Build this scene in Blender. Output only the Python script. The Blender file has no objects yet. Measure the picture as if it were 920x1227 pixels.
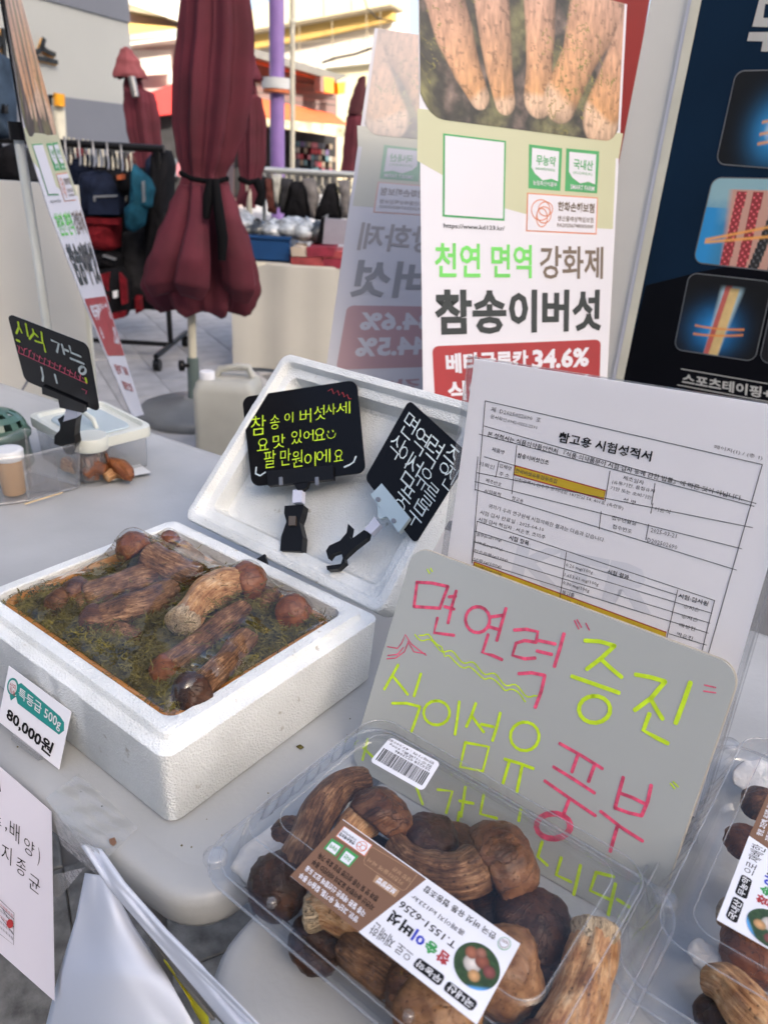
import bpy, math, random
import numpy as np
from math import sin, cos, pi, radians, sqrt, atan2
from mathutils import Vector as V, Matrix, noise

random.seed(7)
sc = bpy.context.scene
C = sc.collection

# ------------------------------------------------------------------ camera
FL, PT, RO, CZ = 909.43, .4389, .0579, 1.36       # focal length (px of a 920x1227 frame), pitch, roll, height
_f = V((0, cos(PT), -sin(PT))); _r0 = V((1, 0, 0)); _u0 = _r0.cross(_f)
_r = _r0 * cos(RO) + _u0 * sin(RO); _u = _u0 * cos(RO) - _r0 * sin(RO)
CAM = V((0, 0, CZ))
cd = bpy.data.cameras.new('camera'); cam = bpy.data.objects.new('camera', cd); C.objects.link(cam)
cam.matrix_world = Matrix(((_r.x, _u.x, -_f.x, 0), (_r.y, _u.y, -_f.y, 0), (_r.z, _u.z, -_f.z, CZ), (0, 0, 0, 1)))
cd.sensor_fit = 'VERTICAL'; cd.sensor_height = 36; cd.sensor_width = 27; cd.lens = FL / 1227 * 36
cd.clip_start = .02; cd.clip_end = 600
cd.dof.use_dof = True; cd.dof.focus_distance = .86; cd.dof.aperture_fstop = 6.5
sc.camera = cam

# ------------------------------------------------------------------ world, sun, exposure
SUN_EL, SUN_AZ = radians(26), radians(150)         # azimuth clockwise from +y
w = bpy.data.worlds.new('World'); sc.world = w; w.use_nodes = True
nt = w.node_tree; nt.nodes.clear()
sky = nt.nodes.new('ShaderNodeTexSky'); sky.sky_type = 'NISHITA'; sky.sun_disc = False
sky.sun_elevation = SUN_EL; sky.sun_rotation = SUN_AZ; sky.air_density = .75; sky.dust_density = 6.0; sky.ozone_density = .35
bg = nt.nodes.new('ShaderNodeBackground'); bg.inputs[1].default_value = .15
wo = nt.nodes.new('ShaderNodeOutputWorld')
nt.links.new(sky.outputs[0], bg.inputs[0]); nt.links.new(bg.outputs[0], wo.inputs[0])
sd = bpy.data.lights.new('sun', 'SUN'); sd.energy = 2.2; sd.angle = radians(.6); sd.color = (1, .95, .87)
so = bpy.data.objects.new('sun', sd); C.objects.link(so)
sdir = V((sin(SUN_AZ) * cos(SUN_EL), cos(SUN_AZ) * cos(SUN_EL), sin(SUN_EL)))
so.rotation_euler = sdir.to_track_quat('Z', 'Y').to_euler()
sc.view_settings.view_transform = 'Standard'; sc.view_settings.look = 'None'
sc.view_settings.exposure = 1.8; sc.view_settings.gamma = 1
sc.render.engine = 'CYCLES'
sc.cycles.transparent_max_bounces = 40; sc.cycles.max_bounces = 10; sc.cycles.diffuse_bounces = 4
sc.cycles.glossy_bounces = 4; sc.cycles.caustics_reflective = False; sc.cycles.caustics_refractive = False

# ------------------------------------------------------------------ pixel -> place helpers (920x1227 frame)
def ray(u, v): return _r * ((u - 460) / FL) + _u * ((613.5 - v) / FL) + _f
def on_z(u, v, z): d = ray(u, v); return CAM + d * ((z - CZ) / d.z)
def on_y(u, v, y): d = ray(u, v); return CAM + d * (y / d.y)
def depth(u, v, t): return CAM + ray(u, v) * t
def hom(q):
    A = []
    for (x, y), (X, Y) in zip(((0, 0), (1, 0), (1, 1), (0, 1)), q):
        A.append([x, y, 1, 0, 0, 0, -X * x, -X * y, -X]); A.append([0, 0, 0, x, y, 1, -Y * x, -Y * y, -Y])
    h = np.linalg.svd(np.array(A))[2][-1].reshape(3, 3); return h / h[2, 2]
class F:
    """a plane in the world: origin, two edge vectors, normal towards the camera"""
    def __init__(s, o, ex, ey, rect=None):
        s.o = V(o); s.ex = V(ex); s.ey = V(ey); n = s.ex.cross(s.ey).normalized()
        s.n = n if n.dot(CAM - s.o) > 0 else -n
    def px(s, u, v, off=0):
        d = ray(u, v); o = s.o + s.n * off
        return CAM + d * ((o - CAM).dot(s.n) / d.dot(s.n))
    def ab(s, a, b, off=0): return s.o + s.ex * a + s.ey * b + s.n * off
    def inv(s, P):
        d = P - s.o; xx = s.ex.dot(s.ex); yy = s.ey.dot(s.ey); xy = s.ex.dot(s.ey); p = d.dot(s.ex); q = d.dot(s.ey)
        D = xx * yy - xy * xy; return ((p * yy - q * xy) / D, (q * xx - p * xy) / D)
    def uv(s, u, v): return s.inv(s.px(u, v))
def quad(q, dep):
    """frame of the flat card whose corners TL TR BR BL are seen at q, its TL dep metres down the view axis"""
    h = hom(q)
    def dirv(c): return _r * ((c[0] - 460 * c[2]) / FL) + _u * ((613.5 * c[2] - c[1]) / FL) + _f * c[2]
    return F(CAM + dirv(h[:, 2]) * dep, dirv(h[:, 0]) * dep, dirv(h[:, 1]) * dep)

# ------------------------------------------------------------------ materials
MATS = {}
def mat(name, col, rough=.6, metal=0, var=.08, scale=8, bump=0, bscale=60, spec=.5, coat=0, col2=None, trans=0, emit=0, detail=6, coords='Object', stretch=None):
    if name in MATS: return MATS[name]
    m = bpy.data.materials.new(name); m.use_nodes = True; t = m.node_tree; b = t.nodes['Principled BSDF']
    b.inputs['Roughness'].default_value = rough; b.inputs['Metallic'].default_value = metal
    b.inputs['Specular IOR Level'].default_value = spec; b.inputs['Coat Weight'].default_value = coat
    tc = t.nodes.new('ShaderNodeTexCoord'); src = tc.outputs[coords]
    if stretch:
        mp = t.nodes.new('ShaderNodeMapping'); mp.inputs['Scale'].default_value = stretch; t.links.new(src, mp.inputs[0]); src = mp.outputs[0]
    nz = t.nodes.new('ShaderNodeTexNoise'); nz.inputs['Scale'].default_value = scale; nz.inputs['Detail'].default_value = detail
    t.links.new(src, nz.inputs['Vector'])
    cr = t.nodes.new('ShaderNodeValToRGB'); e = cr.color_ramp.elements
    c2 = col2 if col2 else tuple(max(0, c * (1 - var * 2)) for c in col)
    c1 = col if col2 else tuple(min(1, c * (1 + var * .6)) for c in col)
    e[0].position = .3; e[0].color = (*c2, 1); e[1].position = .7; e[1].color = (*c1, 1)
    t.links.new(nz.outputs['Fac'], cr.inputs[0]); t.links.new(cr.outputs[0], b.inputs['Base Color'])
    if bump:
        n2 = t.nodes.new('ShaderNodeTexNoise'); n2.inputs['Scale'].default_value = bscale; n2.inputs['Detail'].default_value = 5
        t.links.new(src, n2.inputs['Vector'])
        bp = t.nodes.new('ShaderNodeBump'); bp.inputs['Strength'].default_value = min(1, bump); bp.inputs['Distance'].default_value = .002
        t.links.new(n2.outputs['Fac'], bp.inputs['Height']); t.links.new(bp.outputs[0], b.inputs['Normal'])
    if emit:
        b.inputs['Emission Color'].default_value = (*col, 1); b.inputs['Emission Strength'].default_value = emit
    if trans:
        tr = t.nodes.new('ShaderNodeBsdfTranslucent'); tr.inputs[0].default_value = (*col, 1)
        mx = t.nodes.new('ShaderNodeMixShader'); mx.inputs[0].default_value = trans
        o = t.nodes['Material Output']; t.links.new(b.outputs[0], mx.inputs[1]); t.links.new(tr.outputs[0], mx.inputs[2]); t.links.new(mx.outputs[0], o.inputs[0])
    MATS[name] = m; return m
def clear(name, tint=(.95, .96, .97), ior=1.5, rough=.06, bump=.3, bscale=30, haze=0.0, gain=1.0, streak=None, pw_=5.0):
    if name in MATS: return MATS[name]
    m = bpy.data.materials.new(name); m.use_nodes = True; t = m.node_tree; t.nodes.clear()
    o = t.nodes.new('ShaderNodeOutputMaterial'); tr = t.nodes.new('ShaderNodeBsdfTransparent'); tr.inputs[0].default_value = (*tint, 1)
    gl = t.nodes.new('ShaderNodeBsdfGlossy'); gl.inputs['Roughness'].default_value = rough
    fr = t.nodes.new('ShaderNodeLayerWeight'); fr.inputs[0].default_value = .5      # facing = 1 - |cos|, the same on both sides of the sheet
    pw = t.nodes.new('ShaderNodeMath'); pw.operation = 'POWER'; pw.inputs[1].default_value = pw_; t.links.new(fr.outputs['Facing'], pw.inputs[0])
    f0 = ((ior - 1) / (ior + 1)) ** 2
    mu = t.nodes.new('ShaderNodeMath'); mu.operation = 'MULTIPLY_ADD'; mu.inputs[1].default_value = min(1, (1 - f0) * gain); mu.inputs[2].default_value = f0 * gain; mu.use_clamp = True
    tc = t.nodes.new('ShaderNodeTexCoord'); nz = t.nodes.new('ShaderNodeTexNoise'); nz.inputs['Scale'].default_value = bscale; nz.inputs['Detail'].default_value = 3
    src = tc.outputs['Object']
    if streak:
        mp = t.nodes.new('ShaderNodeMapping'); mp.inputs['Scale'].default_value = streak; t.links.new(src, mp.inputs[0]); src = mp.outputs[0]
    t.links.new(src, nz.inputs['Vector'])
    bp = t.nodes.new('ShaderNodeBump'); bp.inputs['Strength'].default_value = bump; bp.inputs['Distance'].default_value = .003
    t.links.new(nz.outputs['Fac'], bp.inputs['Height']); t.links.new(bp.outputs[0], gl.inputs['Normal'])
    mx = t.nodes.new('ShaderNodeMixShader'); t.links.new(pw.outputs[0], mu.inputs[0]); t.links.new(mu.outputs[0], mx.inputs[0])
    base = tr.outputs[0]
    if haze:
        df = t.nodes.new('ShaderNodeBsdfDiffuse'); df.inputs[0].default_value = (.8, .8, .82, 1)
        m2 = t.nodes.new('ShaderNodeMixShader'); m2.inputs[0].default_value = haze
        t.links.new(tr.outputs[0], m2.inputs[1]); t.links.new(df.outputs[0], m2.inputs[2]); base = m2.outputs[0]
    t.links.new(base, mx.inputs[1]); t.links.new(gl.outputs[0], mx.inputs[2]); t.links.new(mx.outputs[0], o.inputs[0])
    MATS[name] = m; return m
def printmat(name, rough=.5, trans=0):
    if name in MATS: return MATS[name]
    m = bpy.data.materials.new(name); m.use_nodes = True; t = m.node_tree; b = t.nodes['Principled BSDF']
    a = t.nodes.new('ShaderNodeVertexColor'); a.layer_name = 'print'; t.links.new(a.outputs[0], b.inputs['Base Color'])
    b.inputs['Roughness'].default_value = rough; MATS[name] = m; return m
def styro():
    m = bpy.data.materials.new('styrofoam'); m.use_nodes = True; t = m.node_tree; b = t.nodes['Principled BSDF']
    b.inputs['Roughness'].default_value = .55; b.inputs['Specular IOR Level'].default_value = .35
    tc = t.nodes.new('ShaderNodeTexCoord'); vo = t.nodes.new('ShaderNodeTexVoronoi'); vo.inputs['Scale'].default_value = 420
    nz = t.nodes.new('ShaderNodeTexNoise'); nz.inputs['Scale'].default_value = 9; nz.inputs['Detail'].default_value = 7
    cr = t.nodes.new('ShaderNodeValToRGB'); e = cr.color_ramp.elements
    e[0].position = .25; e[0].color = (.58, .60, .585, 1); e[1].position = .62; e[1].color = (.80, .82, .81, 1)
    n2 = t.nodes.new('ShaderNodeTexNoise'); n2.inputs['Scale'].default_value = 45; n2.inputs['Detail'].default_value = 4
    c2 = t.nodes.new('ShaderNodeValToRGB'); c2.color_ramp.elements[0].position = .68; c2.color_ramp.elements[0].color = (1, 1, 1, 1)
    c2.color_ramp.elements[1].position = .76; c2.color_ramp.elements[1].color = (.5, .45, .38, 1)
    mx = t.nodes.new('ShaderNodeMix'); mx.data_type = 'RGBA'; mx.blend_type = 'MULTIPLY'; mx.inputs[0].default_value = 1
    ad = t.nodes.new('ShaderNodeMath'); ad.operation = 'MULTIPLY_ADD'; ad.inputs[1].default_value = 1.2
    bp = t.nodes.new('ShaderNodeBump'); bp.inputs['Strength'].default_value = .8; bp.inputs['Distance'].default_value = .0014
    for n in (vo, nz, n2): t.links.new(tc.outputs['Object'], n.inputs['Vector'])
    t.links.new(nz.outputs['Fac'], cr.inputs[0]); t.links.new(n2.outputs['Fac'], c2.inputs[0])
    t.links.new(cr.outputs[0], mx.inputs[6]); t.links.new(c2.outputs[0], mx.inputs[7]); t.links.new(mx.outputs[2], b.inputs['Base Color'])
    t.links.new(n2.outputs['Fac'], ad.inputs[0]); t.links.new(vo.outputs['Distance'], ad.inputs[2]); t.links.new(ad.outputs[0], bp.inputs['Height'])
    t.links.new(bp.outputs[0], b.inputs['Normal']); MATS['styrofoam'] = m; return m
def flesh(name, stops, sx=26, sy=2.5, rough=.75, bump=.9, crack=.3):
    """fibrous mushroom skin: noise stretched along the stem (uv: around, along)"""
    m = bpy.data.materials.new(name); m.use_nodes = True; t = m.node_tree; b = t.nodes['Principled BSDF']
    b.inputs['Roughness'].default_value = rough; b.inputs['Specular IOR Level'].default_value = .3
    tc = t.nodes.new('ShaderNodeTexCoord')
    mp = t.nodes.new('ShaderNodeMapping'); mp.inputs['Scale'].default_value = (sx, sy, 1); t.links.new(tc.outputs['UV'], mp.inputs[0])
    nz = t.nodes.new('ShaderNodeTexNoise'); nz.inputs['Scale'].default_value = 1; nz.inputs['Detail'].default_value = 7; nz.inputs['Roughness'].default_value = .65
    t.links.new(mp.outputs[0], nz.inputs['Vector'])
    n2 = t.nodes.new('ShaderNodeTexNoise'); n2.inputs['Scale'].default_value = 42; n2.inputs['Detail'].default_value = 8; n2.inputs['Roughness'].default_value = .62; t.links.new(tc.outputs['Object'], n2.inputs['Vector'])
    ad = t.nodes.new('ShaderNodeMix'); ad.data_type = 'FLOAT'; ad.inputs[0].default_value = .52
    t.links.new(nz.outputs['Fac'], ad.inputs[2]); t.links.new(n2.outputs['Fac'], ad.inputs[3])
    cr = t.nodes.new('ShaderNodeValToRGB'); el = cr.color_ramp.elements
    for i, (p, c) in enumerate(stops):
        e = el[i] if i < 2 else el.new(p)
        e.position = p; e.color = (*c, 1)
    m3 = t.nodes.new('ShaderNodeMapping'); m3.inputs['Scale'].default_value = (sx * .55, sy * .9, 1); t.links.new(tc.outputs['UV'], m3.inputs[0])
    n3 = t.nodes.new('ShaderNodeTexNoise'); n3.inputs['Scale'].default_value = 1.3; n3.inputs['Detail'].default_value = 6; n3.inputs['Distortion'].default_value = .6; t.links.new(m3.outputs[0], n3.inputs['Vector'])
    s3 = t.nodes.new('ShaderNodeMath'); s3.operation = 'SUBTRACT'; s3.inputs[1].default_value = .5; t.links.new(n3.outputs['Fac'], s3.inputs[0])
    a3 = t.nodes.new('ShaderNodeMath'); a3.operation = 'ABSOLUTE'; t.links.new(s3.outputs[0], a3.inputs[0])
    c3 = t.nodes.new('ShaderNodeMapRange'); c3.inputs[1].default_value = 0; c3.inputs[2].default_value = .035; c3.inputs[3].default_value = crack; c3.inputs[4].default_value = 1; t.links.new(a3.outputs[0], c3.inputs[0])
    n4 = t.nodes.new('ShaderNodeTexNoise'); n4.inputs['Scale'].default_value = 330; n4.inputs['Detail'].default_value = 2; t.links.new(tc.outputs['Object'], n4.inputs['Vector'])
    c4 = t.nodes.new('ShaderNodeMapRange'); c4.inputs[1].default_value = .27; c4.inputs[2].default_value = .36; c4.inputs[3].default_value = .35; c4.inputs[4].default_value = 1; t.links.new(n4.outputs['Fac'], c4.inputs[0])
    mm = t.nodes.new('ShaderNodeMath'); mm.operation = 'MULTIPLY'; t.links.new(c3.outputs[0], mm.inputs[0]); t.links.new(c4.outputs[0], mm.inputs[1])
    vm = t.nodes.new('ShaderNodeVectorMath'); vm.operation = 'SCALE'; t.links.new(cr.outputs[0], vm.inputs[0]); t.links.new(mm.outputs[0], vm.inputs['Scale'])
    t.links.new(ad.outputs[0], cr.inputs[0]); t.links.new(vm.outputs[0], b.inputs['Base Color'])
    hm = t.nodes.new('ShaderNodeMath'); hm.operation = 'MULTIPLY'; t.links.new(ad.outputs[0], hm.inputs[0]); t.links.new(mm.outputs[0], hm.inputs[1]); ad = hm
    bp = t.nodes.new('ShaderNodeBump'); bp.inputs['Strength'].default_value = bump; bp.inputs['Distance'].default_value = .0035
    t.links.new(ad.outputs[0], bp.inputs['Height']); t.links.new(bp.outputs[0], b.inputs['Normal']); MATS[name] = m; return m

# ------------------------------------------------------------------ mesh builder
class G:
    def __init__(s): s.v = []; s.f = []; s.uv = None; s.col = None; s.smooth = False
    def quadgrid(s, rows, closed=False):
        """rows: list of equally long point lists"""
        n = len(rows[0]); k = len(s.v)
        for r in rows: s.v += [tuple(p) for p in r]
        for i in range(len(rows) - 1):
            for j in range(n if closed else n - 1):
                a = k + i * n + j; b = k + i * n + (j + 1) % n
                s.f.append((a, b, b + n, a + n))
        return k
    def cap(s, ring, flip=False):
        k = len(s.v); s.v += [tuple(p) for p in ring]; ids = list(range(k, k + len(ring)))
        s.f.append(tuple(ids[::-1] if flip else ids))
    def loft(s, rings, c0=True, c1=True):
        s.quadgrid(rings, True)
        if c0: s.cap(rings[0], True)
        if c1: s.cap(rings[-1])
        return s
    def box(s, o, a, b, c):
        """corner o and three edge vectors"""
        o, a, b, c = V(o), V(a), V(b), V(c)
        return s.loft([[o, o + a, o + a + b, o + b], [o + c, o + a + c, o + a + b + c, o + b + c]])
    def abox(s, x0, y0, z0, x1, y1, z1): return s.box((x0, y0, z0), (x1 - x0, 0, 0), (0, y1 - y0, 0), (0, 0, z1 - z0))
    def prism(s, pts, vec):
        vec = V(vec); pts = [V(p) for p in pts]; return s.loft([pts, [p + vec for p in pts]])
    def face(s, pts): k = len(s.v); s.v += [tuple(p) for p in pts]; s.f.append(tuple(range(k, k + len(pts)))); return s
    def tube(s, pts, r, n=8, up=None):
        pts = [V(p) for p in pts]; rs = r if isinstance(r, (list, tuple)) else [r] * len(pts); rings = []; pa = None
        for i, p in enumerate(pts):
            t = (pts[min(i + 1, len(pts) - 1)] - pts[max(i - 1, 0)]).normalized()
            if pa is None: pa = t.orthogonal().normalized()
            pa = (pa - t * pa.dot(t)).normalized(); pb = t.cross(pa)
            rings.append([p + (pa * cos(2 * pi * k / n) + pb * sin(2 * pi * k / n)) * rs[i] for k in range(n)])
        return s.loft(rings)
    def lathe(s, o, axis, prof, n=20, c0=True, c1=True):
        """prof: (radius, height)"""
        o = V(o); ax = V(axis).normalized(); a = ax.orthogonal().normalized(); b = ax.cross(a)
        return s.loft([[o + ax * h + (a * cos(2 * pi * k / n) + b * sin(2 * pi * k / n)) * r for k in range(n)] for r, h in prof], c0, c1)
    def ribbon(s, pts, wd, n):
        """flat stroke of width wd on a plane of normal n, round ended"""
        pts = [V(p) for p in pts]; L = []; R = []
        for i, p in enumerate(pts):
            t = (pts[min(i + 1, len(pts) - 1)] - pts[max(i - 1, 0)]); t.normalize(); q = n.cross(t).normalized() * wd / 2
            if i == 0: L.append(p - t * wd * .35 + q * .6); R.append(p - t * wd * .35 - q * .6)
            L.append(p + q); R.append(p - q)
            if i == len(pts) - 1: L.append(p + t * wd * .35 + q * .6); R.append(p + t * wd * .35 - q * .6)
        s.quadgrid([L, R]); return s
    def build(s, name, m, parent=None, smooth=None, **kw):
        loc = V((0, 0, 0))
        if parent is not None:
            p = parent
            while p is not None: loc = loc + V(p.location); p = p.parent
        elif s.v:
            a = np.array(s.v); loc = V(((a[:, 0].min() + a[:, 0].max()) / 2, (a[:, 1].min() + a[:, 1].max()) / 2, a[:, 2].min()))
        me = bpy.data.meshes.new(name); a = np.array(s.v, dtype=float) - np.array(loc)
        me.from_pydata(a.tolist(), [], s.f)
        if s.uv is not None:
            l = me.uv_layers.new(name='UVMap'); idx = np.zeros(len(me.loops), dtype=np.int32); me.loops.foreach_get('vertex_index', idx)
            l.data.foreach_set('uv', np.array(s.uv)[idx].ravel())
        if s.col is not None:
            ca = me.color_attributes.new('print', 'FLOAT_COLOR', 'POINT'); c = np.ones((len(s.v), 4)); c[:, :3] = s.col; ca.data.foreach_set('color', c.ravel())
        if smooth if smooth is not None else s.smooth:
            me.polygons.foreach_set('use_smooth', [True] * len(me.polygons)); 
        me.materials.append(m); me.validate(); me.update()
        o = bpy.data.objects.new(name, me); C.objects.link(o)
        if parent is not None: o.parent = parent
        else: o.location = loc
        for k, x in kw.items(): o[k] = x
        return o
def sharp(o, ang=35):
    me = o.data
    try: me.set_sharp_from_angle(angle=radians(ang))
    except Exception: pass
    return o
def bevel(o, w_, seg=2):
    m = o.modifiers.new('bevel', 'BEVEL'); m.width = w_; m.segments = seg; m.limit_method = 'ANGLE'; m.angle_limit = radians(35); return o
def thing(name, label, cat, loc=(0, 0, 0), group=None):
    o = bpy.data.objects.new(name, None); C.objects.link(o); o.location = V(loc); o.empty_display_size = .05
    o['label'] = label; o['category'] = cat
    if group: o['group'] = group
    return o
def tag(o, label, cat, group=None):
    o['label'] = label; o['category'] = cat
    if group: o['group'] = group
    return o
def struct(o): o['kind'] = 'structure'; return o

# rounded polygon in a 2D parallelogram frame
def rrect(x0, y0, x1, y1, r, n=5, ry=None):
    ry = ry or r; out = []
    for cx, cy, a0 in ((x1 - r, y1 - ry, 0), (x0 + r, y1 - ry, 90), (x0 + r, y0 + ry, 180), (x1 - r, y0 + ry, 270)):
        for k in range(n + 1):
            a = radians(a0 + 90 * k / n); out.append((cx + r * cos(a), cy + ry * sin(a)))
    return out
def roundpx(q, r=.12, n=5):
    """rounded outline of a quad given as 4 pixel corners TL TR BR BL (r as share of sides)"""
    out = []; h = hom(q); rx = r; L = math.dist(q[0], q[1]); H = math.dist(q[0], q[3]); ry = min(.5, r * L / H)
    for x, y in rrect(0, 0, 1, 1, rx, n, ry):
        d = h[2, 0] * x + h[2, 1] * y + 1; out.append(((h[0, 0] * x + h[0, 1] * y + h[0, 2]) / d, (h[1, 0] * x + h[1, 1] * y + h[1, 2]) / d))
    return out

# ------------------------------------------------------------------ flat print: texts, strokes and shapes laid on a card
_tc = {}
def glyphs(body, bold=0, res=2):
    k = (body, bold, res)
    if k in _tc: return _tc[k]
    c = bpy.data.curves.new('t', 'FONT'); c.body = body; c.resolution_u = res; c.offset = bold
    o = bpy.data.objects.new('t', c); C.objects.link(o); dg = bpy.context.evaluated_depsgraph_get()
    me = bpy.data.meshes.new_from_object(o.evaluated_get(dg))
    v = np.array([p.co[:2] for p in me.vertices]) if len(me.vertices) else np.zeros((0, 2)); f = [tuple(p.vertices) for p in me.polygons]
    bpy.data.objects.remove(o); bpy.data.curves.remove(c); bpy.data.meshes.remove(me)
    if len(v): v = (v - v.min(0)) / np.maximum(v.max(0) - v.min(0), 1e-6)
    _tc[k] = (v, f); return _tc[k]
class Card:
    """collects print in card coordinates (a, b); apply() lays it on any surface given by a map (a, b, off) -> point"""
    def __init__(s, fr): s.fr = fr; s.ops = []
    def u(s, p): return s.fr.uv(*p)
    def text(s, body, q, m, bold=.0, layer=2, name='printed_text', res=2):
        """q: TL TR BL [BR] as the reader sees the line, in pixels"""
        q = [V(s.u(p)) for p in q]
        if len(q) == 3: q.append(q[1] + q[2] - q[0])
        TL, TR, BL, BR = q; v, f = glyphs(body, bold, res)
        pts = [tuple((TL * (1 - x) + TR * x) * y + (BL * (1 - x) + BR * x) * (1 - y)) for x, y in v]
        s.ops.append((name, pts, f, m, layer)); return s
    def poly(s, pts, m, layer=1, name='printed_shape'):
        p = [s.u(x) for x in pts]; s.ops.append((name, p, [tuple(range(len(p)))], m, layer)); return s
    def stroke(s, lines, wd, m, layer=2, name='printed_line'):
        """polylines in pixels, width in metres"""
        for ln in lines:
            g = G(); g.ribbon([s.fr.px(*p) for p in ln], wd, s.fr.n)
            s.ops.append((name, [s.fr.inv(V(p)) for p in g.v], g.f, m, layer))
        return s
    def apply(s, mp, parent, step=.0004):
        for name, pts, f, m, layer in s.ops:
            g = G(); g.v = [tuple(mp(a, b, layer * step)) for a, b in pts]; g.f = list(f); g.build(name, m, parent)
def ring(cx, cy, rx, ry=None, n=20, a0=0, a1=360): 
    ry = ry or rx; return [(cx + rx * cos(radians(a0 + (a1 - a0) * k / n)), cy + ry * sin(radians(a0 + (a1 - a0) * k / n))) for k in range(n + 1)]
def zm(x0, y0, k): return lambda *p: [(x0 + a / k, y0 + b / k) for a, b in p]
def paint(name, fn, mp, nx, ny, m, parent, a0=0, b0=0, a1=1, b1=1, off=.0004):
    """a picture printed on a card: colours worked out per grid point"""
    A, B = np.meshgrid(np.linspace(a0, a1, nx), np.linspace(b0, b1, ny)); col = fn(A, B)
    g = G(); g.quadgrid([[mp(A[i, j], B[i, j], off) for j in range(nx)] for i in range(ny)]); g.col = np.clip(col.reshape(-1, 3), 0, 1)
    return g.build(name, m, parent)
def vnoise(X, Y, s, seed=0, oct=4):
    """value noise on arrays"""
    out = 0; amp = .5
    for o in range(oct):
        x = X * s + seed * 13.7 + 100; y = Y * s + seed * 7.3 + 100; xi = np.floor(x); yi = np.floor(y); fx = x - xi; fy = y - yi
        def h(i, j): t = np.sin(i * 127.1 + j * 311.7 + seed) * 43758.5453; return t - np.floor(t)
        fx = fx * fx * (3 - 2 * fx); fy = fy * fy * (3 - 2 * fy)
        out = out + amp * ((h(xi, yi) * (1 - fx) + h(xi + 1, yi) * fx) * (1 - fy) + (h(xi, yi + 1) * (1 - fx) + h(xi + 1, yi + 1) * fx) * fy)
        amp *= .5; s *= 2.1
    return out

# ================================================================== materials in use
M_table = mat('table_plastic', (.42, .43, .435), .36, var=.09, scale=5, bump=.18, bscale=160, spec=.45, detail=12)
M_leg = mat('grey_metal', (.3, .3, .31), .4, .7)
M_sty = styro()
M_paper = mat('white_paper', (.87, .87, .92), .7, var=.02, scale=5)
M_lav = mat('lavender_paper', (.62, .60, .68), .7, var=.02, scale=5)
M_ink = mat('black_ink', (.014, .014, .016), .7, spec=.15)
M_greyink = mat('grey_ink', (.07, .07, .08), .7)
M_red = mat('red_ink', (.42, .035, .04), .6)
M_white = mat('white_ink', (.8, .8, .82), .6)
M_green = mat('green_ink', (.05, .33, .09), .6)
M_lgreen = mat('bright_green_ink', (.18, .55, .10), .6)
M_orange = mat('orange_ink', (.7, .22, .12), .6)
M_blue = mat('blue_ink', (.03, .05, .5), .6)
M_brown = mat('label_brown', (.20, .105, .06), .55)
M_tan = mat('label_tan', (.45, .28, .16), .55)
M_teal = mat('teal_ink', (.02, .30, .27), .5)
M_yellow = mat('highlight_yellow', (.66, .46, .02), .6)
M_barc = mat('label_white', (.80, .81, .86), .5)
M_neon = mat('neon_marker', (.62, .85, .02), .5, var=.12, scale=90)
M_pink = mat('pink_marker', (.85, .10, .20), .5, var=.25, scale=120)
M_wmark = mat('white_marker', (.62, .70, .70), .5, var=.15, scale=90)
M_blackplastic = mat('black_board', (.005, .005, .006), .16, var=0, spec=.16)
M_clip = mat('black_clip', (.006, .006, .007), .32, spec=.25)
M_clear = clear('clear_plastic', (.985, .987, .99), 1.42, .035, .25, 35, gain=1.5)
M_clear2 = clear('clear_plastic_edge', (.92, .93, .94), 1.5, .08, .4, 70, haze=.10, gain=2.6)
M_film = clear('cling_film', (.97, .97, .97), 1.3, .008, .55, 22, haze=.0, gain=3.6, pw_=4.8)
M_tape = clear('packing_tape', (.90, .90, .87), 1.5, .10, .9, 55, haze=.22, gain=2.4)

# ================================================================== tables
TE = V((.845, -.535, 0)); TN = V((.535, .845, 0))
def ngon_slab(g, o, L, W, r, z, th):
    """table top with a rounded rim, o = near corner, L along TE (negative = to the left), W along TN"""
    x0, x1 = sorted((0, L))
    def rg(ins, zz): return [V((o[0], o[1], 0)) + TE * x + TN * y + V((0, 0, zz)) for x, y in rrect(x0 + ins, ins, x1 - ins, W - ins, r - ins * .8, 9)]
    R = [(.010, z - th), (.003, z - th + .004), (0, z - th + .012), (0, z - .014), (.002, z - .006), (.007, z - .0015), (.014, z), (.028, z), (.034, z - .0006)]
    g.loft([rg(a, b) for a, b in R])
def table(o, L, W, label, r):
    t = thing('folding_table', label, 'table', (o[0] + TE.x * L / 2 + TN.x * W / 2, o[1] + TE.y * L / 2 + TN.y * W / 2, 0), 'white plastic folding tables of the stall')
    g = G(); ngon_slab(g, o, L, W, r, .74, .046); sharp(g.build('table_top', M_table, t, True), 50)
    for fx in (.1, .9):
        g = G(); p = V((o[0], o[1], 0)) + TE * L * fx
        a, b = p + TN * .1, p + TN * (W - .1)
        g.tube([a + V((0, 0, .69)), a + V((0, 0, .012)), b + V((0, 0, .012)), b + V((0, 0, .69))], .013); g.build('leg', M_leg, t, True)
    return t
table((-.140, .450), -2.0, .83, 'white plastic table under the styrofoam box, its rounded corner taped with paper', .055)
table((-.153, .375), 1.7, .90, 'white plastic table under the punnets at the bottom, standing against the taped table', .085)

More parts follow.
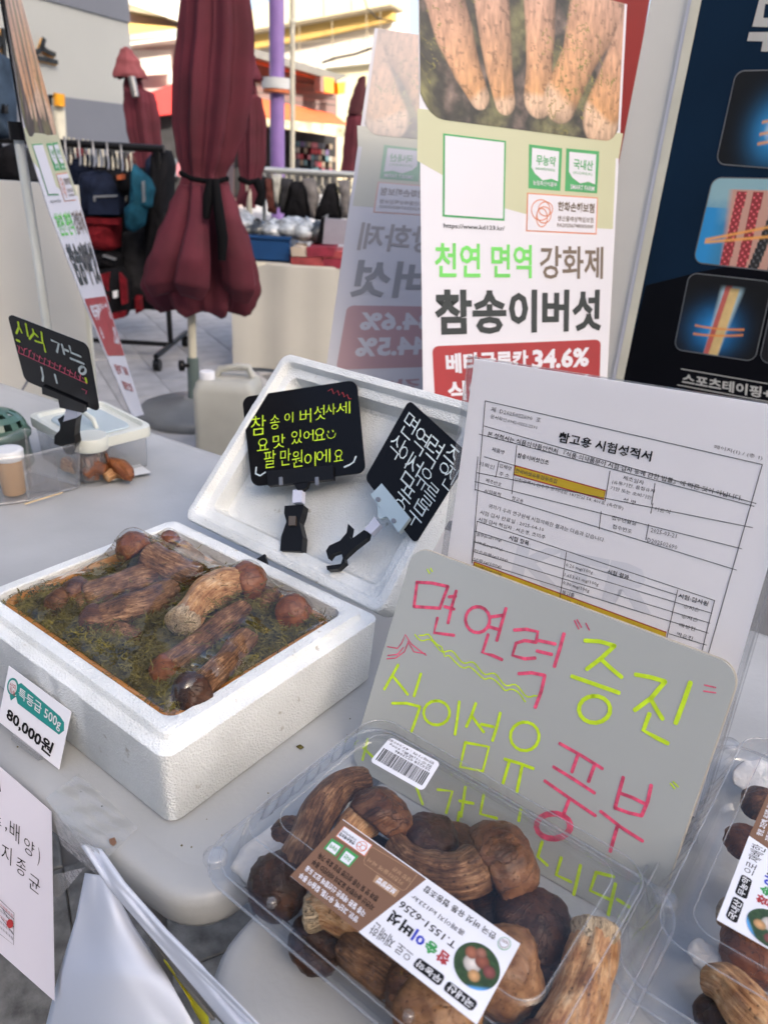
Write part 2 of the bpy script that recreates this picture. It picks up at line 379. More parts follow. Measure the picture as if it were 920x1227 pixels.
# ================================================================== styrofoam box and its lid
def rr(x0, y0, x1, y1, r, m=26, n=5):
    P = rrect(x0, y0, x1, y1, r, n); out = []
    for i, p in enumerate(P):
        q = P[(i + 1) % len(P)]; out.append(p)
        if math.dist(p, q) > (x1 - x0) * .3:
            for k in range(1, m): out.append((p[0] + (q[0] - p[0]) * k / m, p[1] + (q[1] - p[1]) * k / m))
    return out
def foam(g, mp, L, W, prof, chip=.0):
    rings = []
    for j, (ins, r, h, rag) in enumerate(prof):
        R = []
        for x, y in rr(ins, ins, L - ins, W - ins, r):
            if rag:
                k = noise.noise(V((x * 90, y * 90, j))) + .6 * noise.noise(V((x * 300, y * 300, j + 5))); k = k * rag if k > 0 else 0
                x += (L / 2 - x) * k * 3; y += (W / 2 - y) * k * 3
                R.append(mp(x, y, h - k * .6))
            else: R.append(mp(x, y, h))
        rings.append(R)
    g.loft(rings)
D1 = V((cos(.9362), sin(.9362), 0)); D2 = V((-sin(.9362), cos(.9362), 0)); BO = V((-.192, .542, .74))
BL_, BW_, BH_ = .329, .405, .095
bx = thing('styrofoam_box', 'white styrofoam box on the table, open and holding a wrapped tray of mushrooms in moss', 'box', BO + D1 * BL_ / 2 + D2 * BW_ / 2)
g = G(); foam(g, lambda x, y, z: BO + D1 * x + D2 * y + V((0, 0, z)), BL_, BW_,
    [(.007, .014, .001, 0), (.004, .014, .005, 0), (.0, .014, BH_ - .001, .0008), (.001, .013, BH_, .0012), (.0135, .010, BH_ + .0006, .0), (.0145, .010, BH_ + .0015, 0),
     (.0155, .010, BH_ + .0085, .0), (.0170, .010, BH_ + .0100, .0004), (.031, .016, BH_ + .0100, .0004), (.0325, .016, BH_ + .0085, 0), (.036, .016, .02, 0)])
sharp(g.build('box_body', M_sty, bx, True), 40)
yw, tt = .9109, .8007
E1 = V((cos(yw) * cos(tt), sin(yw) * cos(tt), sin(tt))); E2 = V((-sin(yw), cos(yw), 0)); EN = E1.cross(E2); LO = V((.003, .8108, .8335)); LL, LW = .319, .402
g = G(); foam(g, lambda x, y, z: LO + E1 * x + E2 * y + EN * z, LL, LW,
    [(.012, .02, -.052, 0), (.006, .02, -.049, 0), (.002, .016, -.004, .0008), (.004, .016, -.0005, .001), (.006, .015, 0, .0003), (.015, .014, 0, .0003), (.017, .014, -.002, 0), (.019, .013, -.011, 0),
     (.020, .013, -.012, 0), (.031, .012, -.0125, 0), (.034, .012, -.014, 0), (.040, .016, -.038, 0), (.046, .02, -.041, 0)])
lid = sharp(g.build('styrofoam_cover', M_sty, None, True), 40)
tag(lid, 'white styrofoam lid propped open behind the box with two black signs in it', 'box cover')
FLOOR = F(LO - EN * .041, E2 * LW, E1 * LL)

# small black wedge of a price card tucked between lid and box
fr = F(LO + EN * .002, E2, E1)
g = G(); g.prism([fr.px(*p) for p in ((309, 671), (319, 665), (322, 677))], EN * .004)
tag(g.build('card_corner', M_clip, None), 'small black triangular card corner poking out between the box and its lid', 'card')

# ================================================================== mushrooms
dark = (.012, .006, .004)
M_stem = flesh('stem_fibrous', [(.30, (.012, .005, .003)), (.43, (.070, .030, .013)), (.53, (.20, .095, .042)), (.66, (.50, .29, .15))], 46, 5, .5, crack=.75)
M_stemp = flesh('stem_pale', [(.29, (.05, .018, .008)), (.41, (.26, .105, .038)), (.52, (.52, .28, .12)), (.66, (.76, .55, .33))], 40, 5, .45, crack=.8)
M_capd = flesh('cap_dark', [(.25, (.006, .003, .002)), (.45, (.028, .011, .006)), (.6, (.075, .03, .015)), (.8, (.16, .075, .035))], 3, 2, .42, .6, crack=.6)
M_capm = flesh('cap_brown', [(.30, (.018, .006, .003)), (.43, (.060, .022, .009)), (.54, (.145, .060, .025)), (.70, (.33, .165, .075))], 3, 2, .38, .7, crack=.5)
M_capl = flesh('cap_tan', [(.28, (.07, .026, .011)), (.43, (.17, .075, .030)), (.55, (.29, .15, .068)), (.72, (.47, .28, .14))], 3, 2, .34, .4, crack=.8)
M_capr = flesh('cap_chestnut', [(.25, (.045, .012, .005)), (.45, (.15, .045, .015)), (.6, (.24, .085, .03)), (.8, (.45, .21, .085))], 3, 2, .35, .5, crack=.6)
M_butt = flesh('cut_butt', [(.25, (.16, .09, .04)), (.42, (.42, .29, .16)), (.6, (.66, .52, .34)), (.8, (.8, .7, .52))], 7, 7, .8, 1)
CAPS = []      # obstacles for the cling film
def wpt(u, v, z, r): P = on_z(u, v, z); return P, r * (P - CAM).dot(_f) / FL
def swell(pts, rs, n, seed, amp=.10, fib=.05, closed=(True, True), segs=46):
    """tube along a smooth path with lumps and fibres; returns G with uv"""
    g = G(); N = n; P = []; R = []
    k = len(pts)
    for i in range(N):
        t = i / (N - 1) * (k - 1); a = min(int(t), k - 2); f = t - a
        p0, p1, p2, p3 = pts[max(a - 1, 0)], pts[a], pts[a + 1], pts[min(a + 2, k - 1)]
        P.append(.5 * ((2 * p1) + (p2 - p0) * f + (2 * p0 - 5 * p1 + 4 * p2 - p3) * f * f + (3 * p1 - p0 - 3 * p2 + p3) * f ** 3))
        s = f * f * (3 - 2 * f); R.append(rs[a] * (1 - s) + rs[a + 1] * s)
    tn = lambda i: (P[min(i + 1, N - 1)] - P[max(i - 1, 0)]).normalized()
    full = []
    if closed[0]:
        for q in (0.02, .35, .7, .92): full.append((P[0] - tn(0) * R[0] * .35 * (1 - q * q) ** .5, R[0] * q ** .6, tn(0)))
    for i in range(N): full.append((P[i], R[i], tn(i)))
    if closed[1]:
        for q in (.92, .7, .35, .02): full.append((P[-1] + tn(N - 1) * R[-1] * .35 * (1 - q * q) ** .5, R[-1] * q ** .6, tn(N - 1)))
    pa = tn(0).orthogonal().normalized(); rings = []; uv = []; L = 0; prev = full[0][0]
    for p, r, t in full:
        pa = (pa - t * pa.dot(t)).normalized(); pb = t.cross(pa); L += (p - prev).length; prev = p; ring_ = []
        for j in range(segs + 1):
            a = 2 * pi * j / segs; c_, s_ = cos(a), sin(a)
            q = 1 + amp * 2 * noise.noise(V((c_ * 1.2, s_ * 1.2, L * 26 + seed))) + fib * 2 * noise.noise(V((c_ * 5, s_ * 5, L * 22 + seed))) + fib * noise.noise(V((c_ * 11, s_ * 11, L * 40 + seed * 2))) - .22 * max(0, .16 - abs(noise.noise(V((c_ * 4.2, s_ * 4.2, L * 9 + seed)))))
            ring_.append(p + (pa * c_ + pb * s_) * r * q); uv.append((j / segs + seed * .1, L * 10))
        rings.append(ring_)
    g.quadgrid(rings); g.uv = uv; return g
def capmesh(c, ax, r, flat, seed, under=.45, amp=.07):
    c = V(c); ax = V(ax).normalized(); a = ax.orthogonal().normalized(); b = ax.cross(a); g = G(); rings = []; uv = []
    prof = [(sin(t) * 1.0, cos(t) * flat) for t in [radians(x) for x in (1, 6, 12, 18, 24, 30, 36, 42, 48, 54, 60, 66, 72, 78, 84, 90, 97, 104)]]
    prof += [(.97, -flat * .34 - .02), (.90, -flat * .40 - .05), (.80, -flat * .38 - .03), (.66, -.24 * flat), (.45, -.18 * flat), (.02, -.15 * flat)]
    for i, (rr_, h) in enumerate(prof):
        ring_ = []
        for j in range(49):
            t = 2 * pi * j / 48; d = V((cos(t) * rr_, sin(t) * rr_, h))
            q = 1 + amp * 2 * noise.noise(d * 1.6 + V((seed, 0, 0))) + .05 * noise.noise(d * 5 + V((seed, 0, 0))) + .03 * noise.noise(d * 14 + V((seed, 0, 0)))
            ring_.append(c + (a * d.x + b * d.y + ax * d.z) * r * q); uv.append((cos(t) * rr_ + seed, sin(t) * rr_ + h * .5))
        rings.append(ring_)
    g.quadgrid(rings); g.uv = uv; return g
mcount = [0]
def mushroom(label, group, stem=None, cap=None, ms=None, mc=None, butt=None, flat=.8, tilt=0, film=False, zoff=0, axis=None, amp=.10):
    """stem: [(u, v, z, radius px)] from the foot to the cap; cap: (u, v, z, radius px)"""
    mcount[0] += 1; seed = mcount[0] * 3.7
    if film:
        if stem: stem = [(a, b, c, d * 1.14) for a, b, c, d in stem]
        if cap: cap = (*cap[:3], cap[3] * 1.12)
    P0 = wpt(*(cap if cap else stem[0]))[0]
    t = thing('mushroom', label, 'mushroom', P0, group)
    if stem:
        pr = [wpt(*s) for s in stem]; pts = [p for p, r in pr]; rs = [r for p, r in pr]
        g = swell(pts, rs, 56, seed, amp); g.build('stipe', ms or M_stem, t, True)
        if film: CAPS.extend(pr)
        if butt:
            d = (pts[0] - pts[1]).normalized(); g = G(); rings = []; uv = []; a = d.orthogonal().normalized(); b = d.cross(a)
            for i, (q, h) in enumerate(((.98, -1.1), (1.10, -.5), (1.16, .05), (1.08, .4), (.9, .6), (.62, .70), (.35, .74), (.01, .75))):
                rg = []
                for j in range(25):
                    w_ = 2 * pi * j / 24; k = 1 + .12 * noise.noise(V((cos(w_) * 2 * q, sin(w_) * 2 * q, seed)))
                    rg.append(pts[0] + (a * cos(w_) + b * sin(w_)) * rs[0] * q * k + d * rs[0] * (h * .6 + .1 * noise.noise(V((cos(w_) * 5 * q, sin(w_) * 5 * q, seed))))); uv.append((cos(w_) * q + seed, sin(w_) * q))
                rings.append(rg)
            g.quadgrid(rings); g.uv = uv; g.build('cut_foot', M_butt, t, True)
    if cap:
        c, r = wpt(*cap)
        if film: CAPS.append((c, r))
        ax = V(axis) if axis else ((c - pts[-1]) if stem and (c - pts[-1]).length > r * .2 else V((0, -.3, 1)))
        if stem and not axis: ax = (c - pts[-2]).normalized() + V((0, 0, .25))
        capmesh(c, ax, r, flat, seed).build('cap', mc or M_capm, t, True)
    return t

# ------------------------------------------------------------------ tray in the styrofoam box: amber tray, moss, mushrooms, film
ZB = .74
def B(x, y, z): return BO + D1 * x + D2 * y + V((0, 0, z))
tray = thing('food_tray', 'amber plastic tray sitting inside the white styrofoam box', 'tray', B(BL_ / 2, BW_ / 2, .025))
M_amber = mat('amber_plastic', (.50, .20, .025), .3, var=.1, spec=.6)
g = G(); tx0, tx1, ty0, ty1 = .0345, BL_ - .046, .0345, BW_ - .0345
def trr(i, r, z): return [B(x, y, z) for x, y in rrect(tx0 + i, ty0 + i, tx1 - i, ty1 - i, r, 7)]
g.loft([trr(.016, .02, .024), trr(.006, .022, .092), trr(.001, .024, .094), trr(.000, .024, .0965), trr(.002, .024, .0985), trr(.007, .022, .0985), trr(.009, .02, .094), trr(.017, .018, .028)])
g.build('tray_shell', M_amber, tray, True)
gm = 'mushrooms bedded in moss in the styrofoam box'
zt = ZB + .107
mushroom('thick pale mushroom on top of the moss with a white cut foot', gm,
    [(219, 746, zt + .008, 17), (233, 726, zt + .013, 16), (250, 710, zt + .017, 18), (268, 701, zt + .018, 18), (284, 697, zt + .018, 15)], (296, 697, zt + .014, 21), M_stemp, M_capr, True, .95, film=True, axis=(.8, .35, .1))
mushroom('slim mushroom lying beside the thickest one, pointed pale foot towards the right', gm,
    [(292, 728, zt - .002, 10), (262, 752, zt - .004, 13), (232, 775, zt - .006, 12), (205, 796, zt - .008, 14)], (197, 803, zt - .012, 17), M_stem, M_capr, False, .9, film=True, axis=(-.6, -.5, .2))
mushroom('mushroom with a dark red cap in the near corner of the tray', gm,
    [(296, 765, zt - .003, 13), (276, 788, zt - .002, 14), (255, 810, zt - .001, 15), (238, 825, zt - .001, 15)], (230, 833, zt - .006, 24), M_stem, M_capd, False, .9, film=True, axis=(-.5, -.6, .35))
mushroom('reddish round mushroom cap in the right hand corner of the moss tray', gm,
    [(300, 715, zt - .02, 14), (325, 722, zt - .014, 15)], (352, 735, zt - .010, 21), M_stem, M_capr, False, .9, film=True, axis=(.7, -.3, .4))
mushroom('big brown capped mushroom bulging the film at the far edge of the tray', gm,
    [(235, 690, zt + .004, 14), (205, 680, zt + .012, 16), (180, 668, zt + .018, 17)], (160, 656, zt + .020, 19), M_stem, M_capr, False, .9, film=True, axis=(-.5, .2, .6))
mushroom('small brown cap at the far corner of the tray under the film', gm,
    [(236, 672, zt - .002, 10), (218, 658, zt + .004, 10)], (203, 648, zt + .006, 12), M_stem, M_capr, False, .9, film=True, axis=(-.4, .4, .6))
mushroom('blurred pale mushroom lying left of the white footed one', gm,
    [(204, 708, zt - .002, 14), (180, 722, zt + .001, 15), (150, 730, zt - .001, 15), (124, 738, zt - .004, 14)], (112, 743, zt - .008, 17), M_stem, M_capm, False, .9, film=True, axis=(-.6, -.3, .3))
mushroom('pale mushroom between the far edge of the tray and its middle', gm,
    [(190, 690, zt + .001, 14), (160, 696, zt + .004, 15), (128, 706, zt + .003, 14), (106, 712, zt, 13)], (92, 708, zt - .003, 16), M_stem, M_capm, False, .9, film=True, axis=(-.7, -.1, .3))
mushroom('brown cap nearest the left corner of the tray', gm,
    [(120, 716, zt - .012, 12), (95, 722, zt - .010, 12)], (72, 722, zt - .012, 16), M_stem, M_capm, False, .9, film=True, axis=(-.7, -.1, .4))
mushroom('mushroom cap half sunk in moss on the near left of the tray', gm,
    [(165, 765, zt - .02, 12), (140, 758, zt - .018, 12)], (118, 752, zt - .016, 17), M_stem, M_capr, False, .8, film=True, axis=(-.5, -.3, .5))

# moss: curly strands
M_moss = mat('moss', (.21, .17, .035), .95, var=.3, scale=60, col2=(.018, .016, .006), detail=8)
rnd = random.Random(3); g = G(); vs = []; fs = []
for i in range(21000):
    x = rnd.uniform(tx0 + .006, tx1 - .006); y = rnd.uniform(ty0 + .006, ty1 - .006)
    base = .092 + .014 * noise.noise(V((x * 24, y * 24, 1))) + rnd.uniform(-.012, .010)
    p = B(x, y, base); a = rnd.uniform(0, 2 * pi); L = rnd.uniform(.004, .0085); bend = rnd.uniform(-1.1, 1.1); el = rnd.uniform(-.2, .7); wd = rnd.uniform(.00035, .0009); k0 = len(vs); n = 5
    for j in range(n):
        d = V((cos(a), sin(a), el)); sd_ = V((-sin(a), cos(a), rnd.uniform(-.5, .5))) * wd * (1.3 - j / n)
        vs.append(p + sd_); vs.append(p - sd_); p = p + d * (L / 2); a += bend; el = el * .6 - .12 + rnd.uniform(-.2, .2)
    for j in range(n - 1): fs.append((k0 + 2 * j, k0 + 2 * j + 1, k0 + 2 * j + 3, k0 + 2 * j + 2))
for i in range(2600):      # strands creeping over the stems
    c, r = rnd.choice(CAPS)
    a0 = rnd.uniform(0, 2 * pi); d0 = r * rnd.uniform(.85, 1.5); p = V((c.x + cos(a0) * d0, c.y + sin(a0) * d0, c.z + r * (.55 if d0 < r * .9 else -.15) + rnd.uniform(-.004, .005)))
    dd_ = p - BO
    if not (tx0 + .015 < dd_.dot(D1) < tx1 - .015 and ty0 + .015 < dd_.dot(D2) < ty1 - .03): continue
    a = rnd.uniform(0, 2 * pi); wd = .0005; k0 = len(vs)
    for j in range(5):
        d = V((cos(a), sin(a), rnd.uniform(-.2, .25))); sd_ = V((-sin(a), cos(a), .2)) * wd; vs.append(p + sd_); vs.append(p - sd_); p = p + d * .0035; a += rnd.uniform(-.8, .8)
    for j in range(4): fs.append((k0 + 2 * j, k0 + 2 * j + 1, k0 + 2 * j + 3, k0 + 2 * j + 2))
g.v = [tuple(p) for p in vs]; g.f = fs
# soil-dark bed under the strands
bed = []
for i in range(41):
    bed.append([B(tx0 + .007 + (tx1 - tx0 - .014) * i / 40, ty0 + .007 + (ty1 - ty0 - .014) * j / 40, .088 + .014 * noise.noise(V(((tx0 + .007 + (tx1 - tx0 - .014) * i / 40) * 24, (ty0 + .007 + (ty1 - ty0 - .014) * j / 40) * 24, 1)))) for j in range(41)])
g.quadgrid(bed)
o = g.build('moss', M_moss, None); tag(o, 'olive green curly moss bedding the mushrooms in the tray', 'moss'); o['kind'] = 'stuff'

g = G(); rc_ = random.Random(8)
for i in range(60):      # crumbs of moss and dirt dropped on the table round the box
    a_ = rc_.random(); p = BO + D1 * rc_.uniform(-.06, .34) - D2 * rc_.uniform(.01, .16) if a_ < .7 else BO + D2 * rc_.uniform(0, .3) - D1 * rc_.uniform(.02, .08)
    if (p - V((-.140, .450, 0))).dot(V((.535, .845, 0))) < .03 or (p - V((-.140, .450, 0))).dot(V((.845, -.535, 0))) > -.03: continue
    p = V((p.x, p.y, .7405)); q_ = rc_.uniform(.0004, .0012); g.lathe(p, (rc_.uniform(-.3, .3), 0, 1), ((q_, 0), (q_ * .8, q_ * .6), (q_ * .1, q_ * .9)), 5)
o = g.build('moss_crumbs', M_moss, None); tag(o, 'fine crumbs of moss and dirt scattered on the table round the foam box', 'crumbs'); o['kind'] = 'stuff'

# cling film stretched over the tray: a membrane resting on what is under it
n = 110; xs = np.linspace(tx0 - .0005, tx1 + .0005, n); ys = np.linspace(ty0 - .0005, ty1 + .0005, n)
X, Y = np.meshgrid(xs, ys, indexing='ij'); obs = np.maximum(np.full((n, n), .097), .1035 + .008 * (vnoise(X * 30, Y * 30, 1, 4, 3) - .5))
for i_ in range(len(CAPS)):
    c, r = CAPS[i_]; d = c - BO; cx, cy = d.dot(D1), d.dot(D2); q = r * r - (X - cx) ** 2 - (Y - cy) ** 2
    obs = np.maximum(obs, np.where(q > 0, d.z + np.sqrt(np.maximum(q, 0)) * 1.12 + .0025, 0))
Z = np.full((n, n), .0995)
for it in range(400):
    Z[1:-1, 1:-1] = .25 * (Z[2:, 1:-1] + Z[:-2, 1:-1] + Z[1:-1, 2:] + Z[1:-1, :-2]); Z = np.maximum(Z, obs) if it % 3 < 2 else Z
    Z[0, :] = Z[-1, :] = Z[:, 0] = Z[:, -1] = .0988
for it in range(5): Z[1:-1, 1:-1] = .2 * (Z[1:-1, 1:-1] + Z[2:, 1:-1] + Z[:-2, 1:-1] + Z[1:-1, 2:] + Z[1:-1, :-2])
rx = .026
wr = .0012 * (vnoise(X * 60 + Y * 25, Y * 9, 1, 2, 3) - .5) * np.clip(np.minimum(np.minimum(X - tx0, tx1 - X), np.minimum(Y - ty0, ty1 - Y)) / .02, 0, 1)
Z = Z + wr
for a in range(n):      # follow the tray's rounded corners
    for b in range(n):
        x, y = X[a, b], Y[a, b]; ex = max(tx0 + rx - x, x - (tx1 - rx), 0); ey = max(ty0 + rx - y, y - (ty1 - rx), 0)
        if ex > 0 and ey > 0:
            m_ = max(ex, ey); l = sqrt(ex * ex + ey * ey); s_ = m_ / l
            X[a, b] += -ex * (1 - s_) if x > (tx0 + tx1) / 2 else ex * (1 - s_); Y[a, b] += -ey * (1 - s_) if y > (ty0 + ty1) / 2 else ey * (1 - s_)
g = G(); g.quadgrid([[B(X[a, b], Y[a, b], Z[a, b]) for b in range(n)] for a in range(n)])
tag(g.build('cling_film', M_film, None, True), 'shiny cling film stretched over the mushrooms and moss in the tray', 'film')
# gathered film at two corners
M_crin = clear('crinkled_film', (.9, .9, .9), 1.5, .08, 1, 160, haze=.12, gain=3)
for (cx, cy, lab) in ((tx0, ty0, 'crinkled gather of film at the near corner of the tray'), (tx1, ty0, 'crinkled gather of film at the right hand corner of the tray')):
    g = G(); rows = []
    for i in range(9):
        row = []
        for j in range(46):
            a = j / 45 * .075 - .0375; ax_, ay_ = (max(a, 0), max(-a, 0)); sx = 1 if cx == tx0 else -1
            row.append(B(cx + sx * (ax_ + .003 + i * .0016), cy + ay_ + .003 + i * .0016, .1010 - i * .0009 + .0016 * noise.noise(V((j * 1.1, i * .35, cx * 9))) + .0016))
        rows.append(row)
    g.quadgrid(rows); tag(g.build('film_gather', M_crin, None), lab, 'film')

# ================================================================== price card
def quad_on(q, z, k=2):
    f = quad(q, 1); P = [f.ab(0, 0), f.ab(1, 0), f.ab(1, 1), f.ab(0, 1)][k]; s_ = (CZ - z) / (CZ - P.z)
    return quad(q, s_)
def slab(fr, q, th, m, name, parent, r=None, n=6, off=0):
    pts = roundpx(q, r, n) if r else q
    g = G(); P = [fr.px(u, v, off) for u, v in pts]
    g.prism(P, -fr.n * th); return g.build(name, m, parent)
Q = [(11, 798), (85.6, 853), (71, 922), (-2, 864)]
fr = quad_on(Q, .743)
t = thing('price_card', 'small white price card reading 80,000 won in front of the styrofoam box', 'price card', fr.ab(.5, 1))
slab(fr, Q, .0006, M_paper, 'card_face', t)
k = zm(0, 780, 2.746); c_ = Card(fr)
c_.poly(k((72, 105), (200, 215), (213, 235), (213, 262), (196, 275), (60, 172), (55, 150), (58, 112)), M_teal)
c_.poly(k(*ring(45, 118, 19, 30)), M_teal, 1.5); c_.poly(k(*ring(45, 118, 14, 23)), M_white, 2); c_.poly(k((34, 145), (58, 148), (38, 163)), M_teal, 1.3)
c_.text('산지', k((37, 100), (56, 112), (36, 118)), M_red, .01, 3); c_.text('직송', k((36, 119), (55, 131), (35, 137)), M_red, .01, 3)
c_.text('특등급 500g', k((68, 118), (208, 222), (64, 155), (200, 268)), M_white, .012, 3)
c_.text('80,000원', k((30, 180), (182, 305), (22, 226), (166, 352)), M_ink, .03, 2)
c_.apply(fr.ab, t)
g = G(); g.prism([fr.px(*p, .004) for p in k((40, 275), (128, 345), (128, 362), (38, 292))], fr.n * -.006); g.build('card_stand', M_clear2, t)

# ================================================================== black clip signs
def clip_body(fr, pts, th, m, name, parent, off=0, ww=.001):
    g = G(); g.prism([fr.px(u, v, off) for u, v in pts], -fr.n * th); return bevel(g.build(name, m, parent), ww)
k = zm(250, 420, 2.875)
fr = F(FLOOR.ab(0, 0, .038), FLOOR.ex, FLOOR.ey)
t = thing('sign_holder', 'upright black sign board lettered in green marker, clipped inside the styrofoam lid', 'sign', fr.px(350, 655), 'black marker signs on clips')
Q = [(290, 476), (427, 455), (438, 566), (302, 583)]
slab(fr, Q, .0016, M_blackplastic, 'sign_board', t, .07)
c_ = Card(fr)
for chs in ('참147,225,198,292 송213,222,245,272 이262,214,292,250 버315,202,354,250 섯364,190,402,240 사404,184,438,222 세440,178,488,220',
            '요168,303,207,345 맛222,290,264,336 있286,275,322,322 어328,275,362,312 요364,268,402,310',
            '팔192,345,232,405 만248,340,284,396 원288,345,324,402 이330,352,370,400 에372,342,420,388 요432,342,464,382'):
    for ch in chs.split():
        x0, y0, x1, y1 = map(float, ch[1:].split(',')); sl = -.14 * (x1 - x0)
        c_.text(ch[0], k((x0, y0 - sl * .5), (x1, y0 + sl * .5), (x0, y1 - sl * .5), (x1, y1 + sl * .5)), M_neon, -.006, 2, 'marker_letter')
c_.stroke([k((408, 290), (412, 300), (422, 304), (434, 298), (438, 286))], .0012, M_neon); c_.stroke([k((412, 278), (414, 284))], .0014, M_neon); c_.stroke([k((428, 275), (430, 281))], .0014, M_neon)
c_.stroke([k((155, 186), (145, 205), (142, 228)), k((165, 403), (163, 425), (178, 432), (196, 420)), k((508, 366), (500, 385), (485, 395), (468, 402))], .0028, M_wmark)
c_.stroke([k((412, 140), (425, 132), (432, 150), (445, 138), (450, 155), (462, 145), (468, 160), (478, 152), (484, 168), (492, 166))], .0012, M_red)
c_.apply(fr.ab, t, .0003)
clip_body(fr, k((200, 415), (428, 395), (430, 443), (205, 466)), .006, M_clip, 'sign_grip', t, .004)
clip_body(fr, k((290, 455), (345, 450), (338, 470), (325, 480), (305, 480)), .006, M_clip, 'grip_neck', t, .003)
for x in (248, 372): clip_body(fr, k((x - 6, 436), (x + 6, 435), (x + 7, 462), (x - 5, 463)), .002, M_leg, 'grip_rivet', t, .0055, .0004)
M_joint = mat('milky_plastic', (.62, .64, .75), .3)
clip_body(fr, k((290, 480), (322, 478), (320, 522), (288, 524)), .010, M_joint, 'swivel_joint', t, .002)
clip_body(fr, k((262, 535), (328, 530), (322, 560), (312, 590), (324, 640), (320, 692), (246, 690), (250, 640), (268, 590), (260, 560)), .014, M_clip, 'spring_clip', t, -.004, .002)
clip_body(fr, k((276, 570), (300, 570), (299, 602), (275, 602)), .003, mat('bronze_spring', (.25, .19, .14), .35, .8), 'clip_spring', t, -.001, .0005)

k = zm(420, 460, 4.09)
fr = F(FLOOR.ab(0, 0, .044), FLOOR.ex, FLOOR.ey)
t = thing('sign_holder', 'tilted black sign board lettered in white marker, held by a silver grip in the lid', 'sign', fr.px(410, 660), 'black marker signs on clips')
Q = [(490, 479), (564, 546), (497, 652), (437, 573)]
slab(fr, Q, .0016, M_blackplastic, 'sign_board', t, .07)
sf = F(fr.px(*Q[0]), fr.px(*Q[1]) - fr.px(*Q[0]), fr.px(*Q[3]) - fr.px(*Q[0])); c_ = Card(sf)
def ch_ab(card, ch, a, b, w_, h_, m, bold=.004, sl=0):
    v, f = glyphs(ch, bold); card.ops.append(('marker_letter', [(a + w_ * x, b + h_ * (1 - y) + sl * x) for x, y in v], f, m, 2))
for ch, a, b, w_, h_ in (('면', .08, .08, .19, .26), ('역', .29, .12, .19, .27), ('력', .49, .10, .19, .30), ('증', .72, .05, .16, .30), ('진', .84, .20, .13, .24), ('식', .06, .37, .17, .24), ('이', .22, .40, .17, .20), ('섬', .36, .40, .20, .32),
                          ('유', .56, .42, .18, .22), ('를', .72, .50, .17, .24), ('풍', .45, .70, .20, .26), ('부', .68, .72, .19, .26)):
    ch_ab(c_, ch, a, b, w_, h_, M_wmark, -.010)
c_.apply(sf.ab, t, .0003)
M_silver = mat('silver_plastic', (.50, .60, .62), .3, .3, var=.05)
clip_body(fr, k((152, 487), (290, 655), (235, 728), (98, 543)), .008, M_silver, 'sign_grip', t, .006)
clip_body(fr, k((130, 590), (185, 655), (170, 650), (148, 662), (136, 652)), .006, M_silver, 'grip_neck', t, .005)
for x, y in ((134, 565), (210, 670)): clip_body(fr, k(*[(x + 12 * cos(a * pi / 4), y + 12 * sin(a * pi / 4)) for a in range(8)]), .002, M_leg, 'grip_rivet', t, .0075, .0004)
clip_body(fr, k((118, 650), (145, 690), (98, 735), (68, 712)), .010, M_joint, 'swivel_joint', t, .002)
k = zm(250, 420, 2.875)
clip_body(fr, k((480, 596), (490, 606), (484, 640), (490, 650), (535, 618), (550, 625), (545, 645), (500, 680), (465, 712), (470, 730), (445, 752), (408, 756), (405, 742), (455, 735), (462, 715), (455, 690), (425, 700), (412, 718), (404, 690), (415, 672), (452, 655), (475, 628)), .010, M_clip, 'spring_clip', t, -.002, .001)

# ================================================================== test report in a clear stand
def pose(x, y, z, yaw, tilt, W, H):
    e1 = V((cos(yaw), sin(yaw), 0)); nn = V((-sin(yaw), cos(yaw), 0)); e2 = nn * cos(tilt) + V((0, 0, sin(tilt))); o = V((x, y, z))
    return F(o + e2 * H, e1 * W, -e2 * H), e1, e2
fr, e1, e2 = pose(.062, .719, .741, -.423, 1.466, .318, .442)
t = thing('document_stand', 'clear acrylic stand holding a printed test report with yellow highlighted rows', 'document stand', fr.ab(.5, 1))
dq = [(566, 431), (968, 499), (838, 1000), (503, 880)]
g = G(); g.prism([fr.ab(a, b, .0) for a, b in ((.004, .004), (.97, .0), (.97, .98), (.004, .98))], -fr.n * .002); g.build('report_page', M_paper, t)
g = G(); g.prism([fr.ab(a, b, .0045) for a, b in ((-.012, -.003), (.985, -.003), (.985, 1), (-.012, 1))], -fr.n * .0012); g.build('clear_front', clear('acrylic_front', (.985, .985, .985), 1.4, .08, .15, 6, gain=.6), t)
for a in (-.014, .983):
    g = G(); g.box(fr.ab(a, -.004, .0035), fr.ex * .006, fr.ey * 1.0, fr.n * .002); g.build('clear_edge', M_clear2, t)
    g = G(); g.box(fr.ab(a + .012, -.004, -.008), fr.ex * .004, fr.ey * 1.0, fr.n * .002); g.build('clear_edge', M_clear2, t)
g = G(); g.prism([fr.ab(a, b, -.005) for a, b in ((-.016, .0), (.99, -.002), (.99, 1), (-.016, 1))], -fr.n * .0015); g.build('clear_back', M_clear2, t)
g = G(); g.box(fr.ab(-.01, 1, .03), fr.ex, V((0, 0, .0025)), -fr.n * .09); g.build('stand_foot', M_clear2, t)
k = zm(530, 420, 2.359); c_ = Card(fr); lw = .0007
def rule(*ls): c_.stroke([k(*l) for l in ls], lw, M_greyink, 1, 'ruled_line')
rule(((121, 142), (903, 322)), ((121, 142), (83, 600)), ((903, 322), (748, 865)), ((118, 213), (885, 432)), ((104, 236), (880, 440)))
rule(((210, 268), (196, 405)), ((473, 340), (459, 425)), ((118, 300), (205, 325)), ((160, 312), (150, 358)), ((98, 345), (875, 500)), ((100, 300), (92, 395)), ((92, 370), (845, 560)), ((92, 392), (830, 620)), ((594, 432), (588, 460)))
